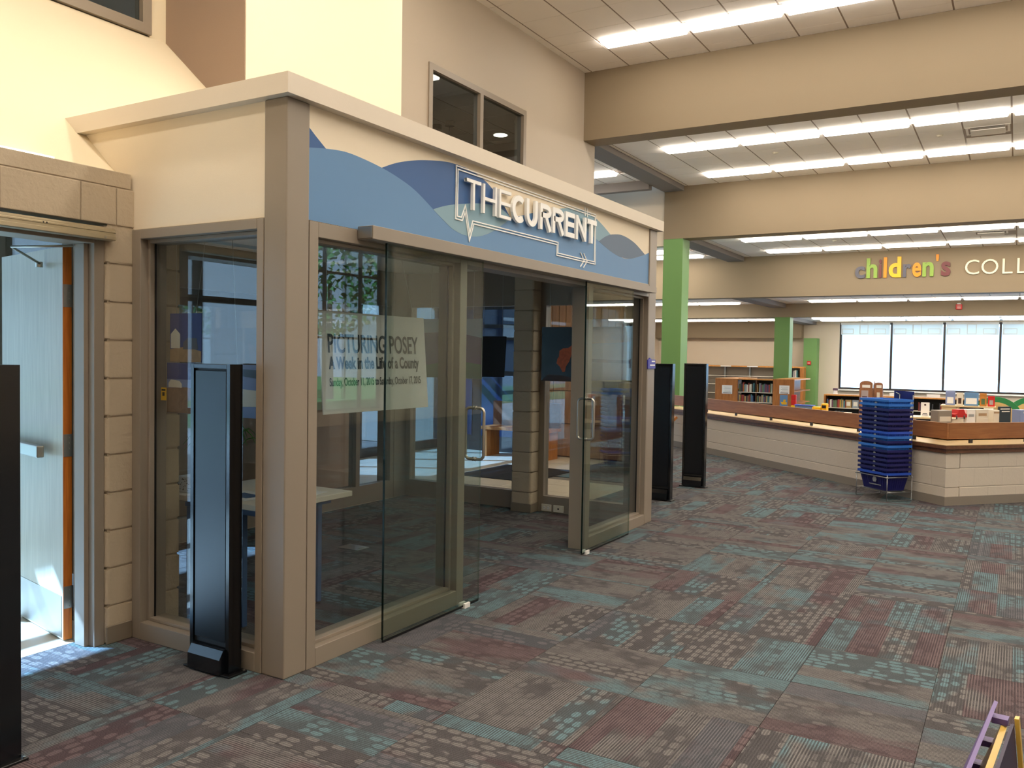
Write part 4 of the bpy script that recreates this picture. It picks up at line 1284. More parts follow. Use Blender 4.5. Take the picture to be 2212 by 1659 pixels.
yz('printed_shore', [(0.101, 1.52), (0.599, 1.53), (0.599, 1.56), (0.101, 1.55)], XQ - 0.0004, 'print_brown', ph)
yz('printed_glint', [(0.101, 1.25), (0.599, 1.25), (0.599, 1.345), (0.101, 1.37)], XQ - 0.0004, 'print_gold', ph)
wires(ph, [((XQ + 0.003, 0.2, 1.86), (XQ + 0.003, 0.2, 2.45)), ((XQ + 0.003, 0.5, 1.86), (XQ + 0.003, 0.5, 2.45))])
ph = thing('hill_photo', (3.0, 0.99, 1.38), 'landscape photograph with green hill hanging deep in the glass room', 'photograph')
box('photo_board', 3.0, 3.006, 0.812, 1.42, 1.38, 1.88, 'print_grey', ph)
yz('printed_ridge', [(0.813, 1.64), (1.419, 1.68), (1.419, 1.76), (1.1, 1.77), (0.813, 1.72)], 2.9996, 'print_plum', ph)
yz('printed_hill', [(0.813, 1.381), (1.419, 1.381), (1.419, 1.48), (1.1, 1.53), (0.813, 1.50)], 2.9996, 'print_green', ph)
yz('printed_meadow', [(0.813, 1.50), (1.1, 1.53), (1.419, 1.48), (1.419, 1.68), (0.813, 1.64)], 2.9998, 'print_plum', ph)
wires(ph, [((3.003, 0.9, 1.88), (3.003, 0.9, 2.45)), ((3.003, 1.33, 1.88), (3.003, 1.33, 2.45))])
t = thing('hanging_board', (4.45, 1.62, 1.35), 'dark board back hanging before the end glazing past the block pier', 'board')
prism('board_panel', [(1.47, 1.36), (1.80, 1.355), (1.77, 1.77), (1.45, 1.77)], 'x', 4.45, 4.458, 'blackmatte', t)
wires(t, [((4.454, 1.5, 1.765), (4.454, 1.5, 2.45)), ((4.454, 1.72, 1.765), (4.454, 1.72, 2.45))])

# ------------------------------------------------------------------ entry hall behind the glass room, daylight side
ft = struct(box('floor_entry', -4.6, 9.0, 1.33, 5.7, -0.25, -0.012, 'grout'), 'pale tiled floor of the entry', 'floor')
tmesh = box_mesh('floor_tile', 0.447, 0.447, 0.012, 'floortile', 0.002)
for i in range(-10, 20):
    for j in range(0, 11):
        x0, y0 = 0.0 + i * 0.45, 1.335 + j * 0.45 - 0.36
        cx, cy = x0 + 0.225, y0 + 0.225
        ok = (cx < -0.2 and 1.33 < y0 and cy < 3.7) or (y0 > 2.98 and -0.3 < cx < 4.9 and cy < 3.7) or (x0 > 4.78 and x0 < 8.6 and y0 > (0.95 if x0 < 6.6 else 2.2) and cy < 5.4)
        if ok: link('floor_tile', tmesh, ft, (cx, cy, -0.0062))
struct(box('floor_threshold', -4.5, -0.16, 1.33, 1.425, -0.012, 0.001, 'floortile'), 'pale stone threshold under the wooden door', 'floor')
struct(box('floor_strip', 0.31, 4.78, 2.87, 2.98, -0.012, 0.0, 'floortile'), 'pale floor strip under the rear glazing', 'floor')
ce = struct(box('ceiling_entry', -4.6, 0.15, 1.46, 3.9, 2.56, 2.60, 'beamgrey'), 'low ceiling of the entry', 'ceiling')
box('entry_soffit', 0.15, 4.8, 2.9, 3.9, 2.56, 2.62, 'beamgrey', ce)
box('lobby_soffit', 4.8, 9.0, 2.955, 5.6, 2.66, 2.78, 'tilecap', ce)
box('entry_roof', -4.6, 4.8, 3.0, 3.9, 2.64, 2.9, 'bronze', ce)
struct(box('wall_entry', -4.7, -4.5, 1.35, 3.9, 0, 2.6, 'greywall'), 'end wall of the entry', 'wall')
window('window_14', 'y', 3.84, -4.5, 1.2, 0.0, 2.56, [-3.5, -2.45, -1.2, -0.1], [0.10, 1.0, 2.08], 'bronze', 'glass', 'dark framed entrance glazing behind the glass room', depth=0.1, fw=0.06)
struct(box('wall_entry_side', 1.2, 4.8, 3.80, 3.90, 0, 2.62, 'taupewall'), 'plain entry wall behind the rear glazing', 'wall')
window('window_15', 'y', 5.5, 4.8, 9.0, 0.0, 2.66, [5.8, 6.9, 8.0], [0.1, 1.85, 2.1], 'bronze', 'glassbronze', 'dark framed lobby entrance doors', depth=0.1, fw=0.08)
struct(box('wall_lobby', 4.72, 4.8, 3.9, 5.6, 0, 2.7, 'greywall'), 'short lobby wall by the entrance', 'wall')
wp = struct(box('wall_wood', 8.975, 9.0, 2.1, 5.6, 0, 2.66, 'oakdark'), 'wood panelled lobby wall', 'wall')
for i in range(3):
    for j, (z0, z1) in enumerate(((0.02, 0.52), (0.53, 1.03), (1.04, 1.54))):
        box('wood_panel', 8.955, 8.974, 2.12 + i * 0.58, 2.12 + i * 0.58 + 0.57, z0, z1, 'panelwood', wp, 0.003)
for i in range(14):
    box('wood_slat', 8.955, 8.974, 2.12 + i * 0.12, 2.12 + i * 0.12 + 0.11, 1.56, 2.64, 'panelwood', wp, 0.003)
ds = struct(box('door_2', 8.93, 8.974, 3.88, 5.45, 0, 2.62, 'bronze'), 'dark bronze doors at the end of the lobby', 'door')
for y0 in (3.98, 4.78):
    for z0, z1 in ((0.25, 1.25), (1.32, 1.82), (1.88, 2.02), (2.08, 2.32)):
        box('pane', 8.922, 8.9295, y0, y0 + 0.62, z0, z1, 'doorpane', ds)
bn = thing('lobby_bench', (8.5, 3.55, 0), 'orange wooden bench against the panelled lobby wall', 'bench')
box('bench_seat', 8.30, 8.72, 3.0, 4.2, 0.42, 0.47, 'oak', bn, 0.004)
box('bench_back', 8.66, 8.72, 3.0, 4.2, 0.471, 0.85, 'oakdark', bn, 0.004)
for yy in (3.05, 4.10):
    box('bench_leg', 8.32, 8.70, yy, yy + 0.05, 0.0, 0.4195, 'oak', bn)
struct(box('floor_mat', 6.3, 7.6, 2.2, 3.3, 0.0005, 0.008, 'blackmatte'), 'dark entrance mat on the lobby tiles', 'mat')
# ------------------------------------------------------------------ outdoors
gr = struct(box('ground_paving', -40, 60, 5.6, 12, -0.35, -0.06, 'concrete'), 'pale pavement outside the entrance', 'ground')
struct(box('ground_apron', -40, 4.7, 3.92, 5.6, -0.35, -0.05, 'concrete'), 'pale apron right outside the entry glazing', 'ground')
struct(box('ground_lawn', -60, 80, 12, 20, -0.35, -0.05, 'grass'), 'green lawn strip across the pavement', 'ground')
struct(box('ground_road', -60, 80, 20, 60, -0.35, -0.08, 'asphalt'), 'grey parking area outside', 'ground')
bl = thing('far_house', (14, 44, -0.08), 'pale house with grey roof across the parking area', 'house')
box('house_wall', 6, 24, 40, 50, -0.08, 3.2, 'offwhite', bl)
prism('house_roof', [(5.4, 3.2), (24.6, 3.2), (20, 6.2), (10, 6.2)], 'y', 39.5, 50.5, 'print_roof', bl)
for xx in (8, 12, 16, 20):
    f = box('house_window', xx, xx + 1.2, 39.93, 39.99, 1.0, 2.4, 'bronze', bl)
def tree(x, y, h, r, m, lab):
    t = thing('street_tree', (x, y, -0.05), lab, 'tree')
    cyl('trunk', (x, y, -0.06), 0.16, h * 0.6, 'bark', t, r2=0.07, sides=8)
    bm = bmesh.new()
    for k in range(1300):
        a, u = random.uniform(0, 2 * math.pi), random.uniform(-1, 1)
        q = (1 - u * u) ** 0.5 * random.uniform(0.5, 1)
        p = Vector((r * q * math.cos(a), r * q * math.sin(a), h * 0.72 + u * r * 0.95))
        d1 = Vector((random.uniform(-1, 1), random.uniform(-1, 1), random.uniform(-1, 1))).normalized() * 0.13
        d2 = d1.cross(Vector((random.uniform(-1, 1), random.uniform(-1, 1), random.uniform(-1, 1)))).normalized() * 0.08
        bm.faces.new([bm.verts.new(p - d1), bm.verts.new(p + d2), bm.verts.new(p + d1), bm.verts.new(p - d2)])
    me = finish(bm, 'foliage', m)
    link('foliage', me, t, (x, y, 0))['kind'] = 'stuff'
random.seed(5)
tree(3.2, 11.0, 4.2, 1.5, 'autumn', 'red leaved young tree outside the entry glazing')
tree(8.5, 13.5, 5.5, 2.2, 'leaf', 'round green tree on the lawn outside the lobby')
tree(13.5, 15, 6.0, 2.4, 'leaf', 'tall green tree behind the red leaved tree')
tree(12.3, -14.0, 6.0, 2.6, 'leaf', 'green tree outside the tall window across the hall')
tree(19.5, -17.5, 6.5, 2.6, 'leaf', 'second green tree outside the tall window across the hall')
struct(box('ground_garden', -20, 40, -40, -9.75, -0.3, -0.05, 'grass'), 'lawn outside the tall window across the hall', 'ground')
struct(box('ground_far', 26.8, 90, -9.7, 40, -0.3, -0.05, 'paving'), 'bright ground outside the far windows', 'ground')

# ------------------------------------------------------------------ service counter
def cpt(t, n, wall=1):
    """plan point on the counter: t along the front, n outward of its face"""
    p = CP0 + (CA * t + CN1 * n if wall == 1 else CB * t + CN2 * n)
    return (p.x, p.y)
AZ1, AZ2 = math.atan2(CA.y, CA.x), math.atan2(CB.y, CB.x)
L1, L2 = 6.8, 3.0
ct = thing('service_counter', (CP0.x, CP0.y, 0), 'angled white block counter with brown wood top and rail', 'counter')
def cbox(nm, t0, t1, n0, n1, z0, z1, m, wall=1, bev=0.0, parent=ct, seg=1, mesh=None):
    c = cpt((t0 + t1) / 2, (n0 + n1) / 2, wall)
    me = mesh or box_mesh(nm, t1 - t0, abs(n1 - n0), z1 - z0, m, bev, seg)
    o = link(nm, me, parent, (c[0], c[1], (z0 + z1) / 2))
    o.rotation_euler.z = AZ1 if wall == 1 else AZ2
    return o
cbox('mortar_core', 0.012, L1 - 0.01, -0.188, -0.004, 0.0, 0.575, 'mortarwhite', 1)
cbox('mortar_core', 0.2, L2 - 0.01, -0.188, -0.004, 0.0, 0.575, 'mortarwhite', 2)
courses = [(0.0, 0.199), (0.199, 0.409), (0.409, 0.580)]
cache = {}
for wall, LL in ((1, L1), (2, L2)):
    for ci, (z0, z1) in enumerate(courses):
        t = 0.0
        first = 0.40 if ci % 2 == (0 if wall == 1 else 1) else 0.20
        k = 0
        while t < LL - 0.02:
            ln = min(first if k == 0 else 0.40, LL - t)
            st = t if k else (0.0 if wall == 1 else 0.1908)
            if t + ln - st > 0.03:
                key = (round(t + ln - st, 3), ci)
                if key not in cache:
                    cache[key] = course_mesh('block', t + ln - st - 0.0012, 0.19, z1 - z0 - 0.006, 'blockwhite', 0.006)
                cbox('block', st, t + ln - 0.0012, -0.19, 0.0, z0 + 0.0025, z1 - 0.0025, 'blockwhite', wall, mesh=cache[key])
            t += ln; k += 1
cbox('base_board', -0.008, L1, 0.0005, 0.008, 0.0, 0.097, 'rubbergrey', 1)
cbox('base_board', -0.008, L2, 0.0005, 0.008, 0.0, 0.097, 'rubbergrey', 2)
def lshape(nm, nout, nin, z0, z1, m, l1=L1, l2=L2, s0=0.0):
    """L-shaped slab following both fronts, outer edge nout proud, inner edge nin back"""
    a = CP0 + CN1 * nout + CN2 * nout
    b_ = CP0 - CN1 * nin - CN2 * nin
    P = [a, CP0 + CA * l1 + CN1 * nout, CP0 + CA * l1 - CN1 * nin, b_, CP0 + CB * l2 - CN2 * nin, CP0 + CB * l2 + CN2 * nout]
    vs = [(p.x, p.y, z) for z in (z0, z1) for p in P]
    fs = [[0, 3, 2, 1], [0, 5, 4, 3], [6, 7, 8, 9], [6, 9, 10, 11]]
    for i in range(6):
        j = (i + 1) % 6
        fs.append([i, j, 6 + j, 6 + i])
    return mesh_at(nm, vs, fs, m, ct)
lshape('top_moulding', 0.022, 0.19, 0.5805, 0.628, 'oakdark')
lshape('top_nosing', 0.045, 0.40, 0.6285, 0.668, 'oakdark')
lshape('countertop', 0.045, 0.40, 0.6685, 0.675, 'ledge')
RS = -0.10
cbox('rail_panel', 0.10, L1 - 0.2, RS - 0.03, RS, 0.722, 0.903, 'oakrail', 1, 0.002)
cbox('rail_panel', 0.131, L2 - 0.05, RS - 0.03, RS, 0.722, 0.903, 'oakrail', 2, 0.002)
for q in (0.6, 1.55, 2.5, 3.45, 4.4, 5.3): cbox('rail_foot', q - 0.022, q + 0.022, RS - 0.024, RS - 0.006, 0.676, 0.7215, 'bronze', 1)
for q in (0.45, 1.25, 2.05): cbox('rail_foot', q - 0.022, q + 0.022, RS - 0.024, RS - 0.006, 0.676, 0.7215, 'bronze', 2)
cbox('worktop', 0.75, L1 - 0.3, -0.95, -0.401, 0.69, 0.72, 'ledge', 1)
cbox('worktop', 0.401, L2 - 0.1, -0.95, -0.401, 0.69, 0.72, 'ledge', 2)
cbox('inner_panel', 0.75, L1 - 0.3, -0.93, -0.90, 0.0, 0.689, 'oak', 1)
cbox('inner_panel', 0.95, L2 - 0.1, -0.93, -0.90, 0.0, 0.689, 'oak', 2)

# things standing on the counter behind the rail
def desk(name, lab, cat, px, w, h, d, m, n=-0.50, z=0.7205, extra=None, grp=None):
    """stand an item on the short worktop where it shows at picture column px"""
    best = min((abs(proj((*cpt(t_ / 100, n, 2), z))[0] - px), t_ / 100) for t_ in range(40, 285))[1]
    c = cpt(best, n, 2)
    t = thing(name, (c[0], c[1], z), lab, cat, grp)
    me = box_mesh('body', w, d, h, m, 0.004)
    o = link('body', me, t, (c[0], c[1], z + h / 2)); o.rotation_euler.z = AZ2
    if extra:
        for (nm, dx, dz_, ew, eh, em) in extra:
            q = Vector(c) + CB * dx + CN2 * (d / 2 + 0.001)
            e = link(nm, box_mesh(nm, ew, 0.002, eh, em), t, (q.x, q.y, z + dz_)); e.rotation_euler.z = AZ2
    return t
desk('organiser_tray', 'long grey organiser tray behind the counter rail', 'tray', 2012, 0.20, 0.30, 0.12, 'rubbergrey', extra=[('tray_label', 0, 0.2, 0.16, 0.06, 'offwhite')])
desk('paper_box', 'white paper box next to the red toy car', 'box', 2086, 0.13, 0.31, 0.14, 'paper', extra=[('box_label', 0, 0.24, 0.08, 0.03, 'print_grey')])
desk('card_box', 'cream card box on the counter corner desk', 'box', 2110, 0.18, 0.31, 0.14, 'offwhite', extra=[('box_label', 0, 0.25, 0.12, 0.03, 'print_field')])
desk('small_bin', 'small beige bin next to the dark counter notice', 'bin', 2143, 0.09, 0.30, 0.10, 'offwhite', extra=[('bin_band', 0, 0.27, 0.08, 0.02, 'print_field')])
desk('counter_notice', 'dark counter notice with white writing', 'notice', 2167, 0.19, 0.34, 0.02, 'ink', extra=[('notice_line', 0, 0.31, 0.14, 0.012, 'paper'), ('notice_line', 0.01, 0.28, 0.12, 0.012, 'paper')])
desk('tissue_box', 'light blue tissue box at the end of the counter desk', 'box', 2204, 0.16, 0.30, 0.12, 'print_sky2', extra=[('box_slot', 0, 0.27, 0.06, 0.02, 'paper')])
def toy_car(x, y, z):
    t = thing('toy_car', (x, y, z), 'red toy car on the counter desk', 'toy car')
    me = bmesh.new()
    pts = [(-0.09, 0.02), (-0.09, 0.055), (-0.05, 0.065), (-0.03, 0.11), (0.04, 0.115), (0.065, 0.065), (0.09, 0.055), (0.09, 0.02)]
    vs = [(x + CB.x * p[0] + CN2.x * s_, y + CB.y * p[0] + CN2.y * s_, z + 0.2 + p[1]) for s_ in (-0.05, 0.05) for p in pts]
    n = len(pts)
    fs = [list(range(n)), list(range(2 * n - 1, n - 1, -1))] + [[i, n + i, n + (i + 1) % n, (i + 1) % n] for i in range(n)]
    mesh_at('car_body', vs, fs, 'red', t)
    for q in (-0.055, 0.055):
        cc = Vector((x, y)) + CB * q + CN2 * 0.052
        cyl('wheel', (cc.x, cc.y, z + 0.222), 0.022, 0.012, 'black', t, axis='y', sides=12)
    box('display_stand', x - 0.06, x + 0.06, y - 0.06, y + 0.06, z, z + 0.199, 'offwhite', t)
_c = cpt(0.60, -0.46, 2); toy_car(_c[0], _c[1], 0.7205)

# leaning board at the far end of the counter
_p = cpt(6.15, 0.06); _q = cpt(6.15, 0.55)
t = thing('leaning_board', (_p[0], _p[1], 0), 'brown board leaning against the far end of the counter', 'board')
mesh_at('board_plank', [(*cpt(6.0, 0.66), 0.0), (*cpt(6.2, 0.66), 0.0), (*cpt(6.2, 0.05), 0.52), (*cpt(6.0, 0.05), 0.52),
                        (*cpt(6.0, 0.69), 0.03), (*cpt(6.2, 0.69), 0.03), (*cpt(6.2, 0.08), 0.55), (*cpt(6.0, 0.08), 0.55)],
        [[0, 1, 2, 3], [4, 7, 6, 5], [0, 4, 5, 1], [1, 5, 6, 2], [2, 6, 7, 3], [3, 7, 4, 0]], 'oak', t)

# ------------------------------------------------------------------ stack of book baskets on a wire rack
bc = CP0 + CA * 0.60 + CN1 * 0.30
def bpt(a, n): 
    p = bc + CA * a + CN1 * n
    return (p.x, p.y)
rk = thing('wire_rack', (bc.x, bc.y, 0), 'grey wire rack holding the basket stack at the counter', 'rack')
def wirep(nm, pts): tube(nm, [(*bpt(a, n), z) for a, n, z in pts], 0.006, 'wire', rk, 6)
for a in (-0.25, 0.25):
    wirep('rack_leg', [(a, -0.17, 0.30), (a, -0.17, 0.008), (a, 0.17, 0.008), (a, 0.17, 0.30)])
wirep('rack_rail', [(-0.27, 0.17, 0.27), (0.27, 0.17, 0.27)]); wirep('rack_rail', [(-0.27, -0.17, 0.27), (0.27, -0.17, 0.27)])
wirep('rack_rail', [(-0.25, -0.19, 0.27), (-0.25, 0.19, 0.27)]); wirep('rack_rail', [(0.25, -0.19, 0.27), (0.25, 0.19, 0.27)])
wirep('rack_rail', [(-0.25, 0.10, 0.10), (0.25, 0.10, 0.10)]); wirep('rack_rail', [(-0.25, -0.10, 0.10), (0.25, -0.10, 0.10)])
wirep('rack_brace', [(-0.25, -0.17, 0.10), (-0.25, 0.17, 0.10)]); wirep('rack_brace', [(0.25, -0.17, 0.10), (0.25, 0.17, 0.10)])
wirep('rack_post', [(0.0, -0.19, 0.27), (0.0, -0.19, 1.20), (0.06, -0.19, 1.22)])
wirep('rack_post', [(-0.21, -0.19, 0.27), (-0.21, -0.19, 1.20)])
SIGNH = [(-0.21, 1.14), (0.10, 1.14), (0.10, 1.24), (-0.21, 1.24)]
mesh_at('rack_sign', [(*bpt(a, n), z) for n in (-0.205, -0.198) for a, z in SIGNH], [[0, 1, 2, 3], [7, 6, 5, 4], [0, 4, 5, 1], [1, 5, 6, 2], [2, 6, 7, 3], [3, 7, 4, 0]], 'navy', rk)
def basket_mesh():
    la, ln, lb, lnb, h, th = 0.225, 0.155, 0.185, 0.118, 0.205, 0.006
    def ring(a, n, z): return [(-a, -n, z), (a, -n, z), (a, n, z), (-a, n, z)]
    V = ring(lb, lnb, 0) + ring(la, ln, h) + ring(la - th, ln - th, h) + ring(lb - th, lnb - th, th)
    F = [[3, 2, 1, 0], [12, 13, 14, 15]]
    for i in range(4):
        j = (i + 1) % 4
        F += [[i, j, 4 + j, 4 + i], [4 + i, 4 + j, 8 + j, 8 + i], [8 + i, 8 + j, 12 + j, 12 + i]]
    return V, F
def ribs_mesh():
    """slanting ribs on the basket sides"""
    V, F = [], []
    for side in range(4):
        n_ = 13 if side % 2 == 0 else 9
        for k in range(n_):
            u = -0.86 + 1.72 * k / (n_ - 1)
            for (uu, w) in ((u, 0.010),):
                q = len(V)
                for z, a, n in ((0.02, 0.1895, 0.1215), (0.175, 0.2225, 0.1525)):
                    for du, pr in ((-w, 0.0), (w, 0.0), (w, 0.003), (-w, 0.003)):
                        c = uu * (a if side % 2 == 0 else n) + du * 0.35
                        e = (n if side % 2 == 0 else a) + pr - 0.001
                        sg_ = -1 if side < 2 else 1
                        V.append((c, sg_ * e, z) if side % 2 == 0 else (sg_ * e, c, z))
                F += [[q, q + 1, q + 5, q + 4], [q + 1, q + 2, q + 6, q + 5], [q + 2, q + 3, q + 7, q + 6], [q + 3, q, q + 4, q + 7], [q, q + 3, q + 2, q + 1], [q + 4, q + 5, q + 6, q + 7]]
    return V, F
def raw(name, V, F, m):
    me = bpy.data.meshes.new(name); me.from_pydata(V, [], F)
    bm = bmesh.new(); bm.from_mesh(me); bmesh.ops.recalc_face_normals(bm, faces=bm.faces[:]); bm.to_mesh(me); bm.free()
    return setm(me, m)
def rim_mesh(m):
    V, F = [], []
    for a, n, z in ((0.224, 0.154, 0.180), (0.240, 0.170, 0.180), (0.240, 0.170, 0.207), (0.224, 0.154, 0.207)):
        V += [(-a, -n, z), (a, -n, z), (a, n, z), (-a, n, z)]
    for q in range(4):
        for i in range(4):
            j = (i + 1) % 4
            p, r_ = q * 4, ((q + 1) % 4) * 4
            F.append([p + i, p + j, r_ + j, r_ + i])
    return raw('rim', V, F, m)
BV, BF = basket_mesh(); RV, RF = ribs_mesh()
bmesh_ = {c: (raw('basket_body', BV, BF, c), rim_mesh(c), raw('basket_ribs', RV, RF, c)) for c in ('navy', 'royal', 'skyblue')}
rim_royal = bmesh_['royal'][1]
leaf_e = raw('emblem', [(-0.022, 0, -0.03), (0.022, 0, -0.03), (0.034, 0, 0.0), (0.02, 0, 0.03), (0, 0, 0.045), (-0.02, 0, 0.03), (-0.034, 0, 0.0),
                        (-0.022, 0.003, -0.03), (0.022, 0.003, -0.03), (0.034, 0.003, 0.0), (0.02, 0.003, 0.03), (0, 0.003, 0.045), (-0.02, 0.003, 0.03), (-0.034, 0.003, 0.0)],
             [[0, 1, 2, 3, 4, 5, 6], [13, 12, 11, 10, 9, 8, 7]] + [[i, (i + 1) % 7, 7 + (i + 1) % 7, 7 + i] for i in range(7)], 'print_grey')
order = ['royal', 'navy', 'navy', 'navy', 'navy', 'navy', 'skyblue', 'navy', 'skyblue', 'royal', 'navy', 'navy', 'navy', 'navy', 'navy', 'skyblue', 'skyblue']
ordn = ['lowest', 'second', 'third', 'fourth', 'fifth', 'sixth', 'seventh', 'eighth', 'ninth', 'tenth', 'eleventh', 'twelfth', 'thirteenth', 'fourteenth', 'fifteenth', 'sixteenth', 'topmost']
for k, c in enumerate(order):
    z = 0.112 + k * 0.0520
    name_c = {'navy': 'navy', 'royal': 'royal blue', 'skyblue': 'light blue'}[c]
    lab = ('%s %s book basket in the stack on the wire rack' % (ordn[k], name_c)) if k in (0, 16) else ('%s %s book basket from below in the rack stack' % (ordn[k], name_c))
    t = thing('book_basket', (bc.x, bc.y, z), lab, 'basket', 'book baskets stacked at the counter')
    bodyc = 'navy' if k == 0 else c
    parts = [('basket_body', bmesh_[bodyc][0]), ('rim', bmesh_[c][1]), ('basket_ribs', bmesh_[bodyc][2])]
    for nm, me in parts:
        o = link(nm, me, t, (bc.x, bc.y, z)); o.rotation_euler.z = AZ1
    e_off = 0.130 if k == 0 else 0.168
    zz = 0.115 if k == 0 else 0.160
    p = bpt(0.06 - 0.06, e_off - 0.0)
    p = bpt(-0.02, 0.1445 if k == 0 else 0.157)
    o = link('emblem', leaf_e, t, (p[0], p[1], z + zz)); o.rotation_euler.z = AZ1
    if k:
        o.scale = (0.6, 1, 0.3)
    else:
        o.rotation_euler.x = 0.0
        p = bpt(-0.02, 0.137)
        o = link('printed_name', box_mesh('printed_name', 0.19, 0.003, 0.010, 'print_grey'), t, (p[0], p[1], z + 0.055)); o.rotation_euler.z = AZ1

# ------------------------------------------------------------------ children's area furniture
random.seed(21)
BC = [(150, 60, 50), (60, 80, 120), (200, 190, 170), (90, 110, 80), (170, 140, 90), (110, 70, 90), (60, 60, 66), (200, 160, 60), (140, 150, 160), (120, 50, 40), (220, 214, 200), (70, 120, 130)]
for i, c in enumerate(BC): mat('book_%d' % i, c, 0.5)
bookm = {}
def books(x, y0, y1, z, hmax, lab, grp, dens=1.0, depth=0.16):
    """row of book spines facing -x, from y0 up to y1 (y decreasing to the picture's right)"""
    y = y1
    while y > y0 + 0.012:
        w = random.choice((0.014, 0.018, 0.022, 0.028, 0.034)) * 1.25
        h = hmax * random.uniform(0.72, 1.0)
        if random.random() < dens and y - w > y0:
            ci = random.randrange(len(BC))
            key = (round(w, 4), round(h, 2), ci, round(depth, 2))
            if key not in bookm:
                bookm[key] = box_mesh('book', depth, w - 0.002, round(h, 2), 'book_%d' % ci, 0.002)
            tag(link('book', bookm[key], None, (x + depth / 2, y - w / 2, z + round(h, 2) / 2 + 0.001)), lab, 'book', grp)
        y -= w
# low shelf between two oak end panels
def endpanel(nm, y0, y1, zt, lab):
    t = thing(nm, (20.6, (y0 + y1) / 2, 0), lab, 'bookcase')
    box('end_panel', 20.0, 20.03, y0, y1, 0.0, zt, 'oak', t, 0.003)
    box('case_top', 20.031, 22.0, y0, y1, zt - 0.03, zt, 'shelfwood', t)
    box('case_back', 20.031, 22.0, (y0 + y1) / 2 - 0.01, (y0 + y1) / 2 + 0.01, 0.08, zt - 0.031, 'oakdark', t)
    box('case_base', 20.031, 22.0, y0 + 0.02, y1 - 0.02, 0.0, 0.08, 'oakdark', t)
    for z in (0.42, 0.74):
        for a, b_ in ((y0, (y0 + y1) / 2 - 0.011), ((y0 + y1) / 2 + 0.011, y1)):
            box('shelf_board', 20.031, 22.0, a, b_, z - 0.01, z + 0.01, 'oak', t)
    return t
endpanel('double_bookcase', 3.475, 4.09, 1.045, 'oak bookcase end with one white notice next to the black gate')
endpanel('double_bookcase', 1.99, 2.54, 1.065, 'oak bookcase end with a notice and a blue picture below it')
for y0, y1, z0, z1, lab in ((3.62, 3.90, 0.63, 0.86, 'white printed notice on the oak bookcase end by the gate'), (2.11, 2.37, 0.68, 0.90, 'white printed notice above the blue picture')):
    t = thing('notice_sheet', (19.998, (y0 + y1) / 2, z0), lab, 'notice')
    box('sheet', 19.996, 19.9995, y0, y1, z0, z1, 'paper', t)
    for k in range(5): box('printed_line', 19.9948, 19.9958, y0 + 0.04, y1 - 0.04 - 0.03 * (k % 2), z1 - 0.05 - k * 0.03, z1 - 0.042 - k * 0.03, 'print_grey', t)
    box('printed_line', 19.9948, 19.9958, y0 + 0.03, y1 - 0.03, z0 + 0.015, z0 + 0.03, 'print_black', t)
t = thing('duck_picture', (19.998, 2.25, 0.36), 'light blue picture with a yellow shape on the oak bookcase end', 'picture')
box('sheet', 19.996, 19.9995, 2.15, 2.35, 0.36, 0.65, 'mural_light', t)
yz('printed_shape', [(2.17, 0.40), (2.29, 0.40), (2.33, 0.47), (2.27, 0.46), (2.25, 0.53), (2.19, 0.53), (2.21, 0.47), (2.17, 0.46)], 19.9958, 'yellowtag', t)
ms_ = thing('low_bookcase', (20.3, 3.0, 0), 'low oak bookcase full of books between the two oak ends', 'bookcase')
box('case_top', 20.05, 20.40, 2.545, 3.47, 1.02, 1.055, 'shelfwood', ms_)
box('case_back', 20.36, 20.40, 2.545, 3.47, 0.0, 1.019, 'blackmatte', ms_)
for z in (0.10, 0.43, 0.695): box('shelf_board', 20.05, 20.359, 2.545, 3.47, z - 0.02, z, 'offwhite', ms_)
box('divider', 20.06, 20.35, 2.985, 3.005, 0.105, 1.018, 'oakdark', ms_)
for z, h in ((0.696, 0.25), (0.431, 0.20)):
    books(20.09, 2.56, 2.98, z, h, 'book in the low oak bookcase between the two ends', 'books in the low oak bookcase', 0.93)
    books(20.09, 3.01, 3.46, z, h, 'book in the low oak bookcase between the two ends', 'books in the low oak bookcase', 0.93)
# wall bookcase
wb = thing('wall_bookcase', (26.0, 5.1, 0), 'long oak wall bookcase behind the green pillars', 'bookcase')
box('case_top', 25.70, 26.08, 2.95, 7.3, 1.31, 1.355, 'shelfwood', wb)
box('end_panel', 25.70, 26.04, 2.94, 3.06, 0.0, 1.309, 'oak', wb)
box('case_back', 26.03, 26.08, 3.07, 7.3, 0.0, 1.309, 'rubbergrey', wb)
for y in (3.9, 4.75, 5.6, 6.45, 7.25): box('upright', 25.95, 26.029, y - 0.025, y + 0.025, 0.0, 1.309, 'satin', wb)
for z in (0.12, 0.42, 0.72, 1.01): box('shelf_board', 25.74, 25.949, 3.07, 7.3, z - 0.015, z, 'offwhite', wb)
for z, n in ((1.011, 3.45), (0.721, 3.35), (0.421, 3.6)):
    books(25.76, 3.10, n, z, 0.24, 'book at the end of the long oak wall bookcase', 'books in the long oak wall bookcase', 0.9)
for y in (4.6, 5.5):
    t = thing('shelf_label', (25.69, y, 1.315), 'white label strip on the wall bookcase edge %s' % ('nearest the far pillar' if y < 5 else 'nearest the black gate'), 'label')
    box('label_card', 25.694, 25.699, y - 0.18, y + 0.18, 1.315, 1.35, 'paper', t)
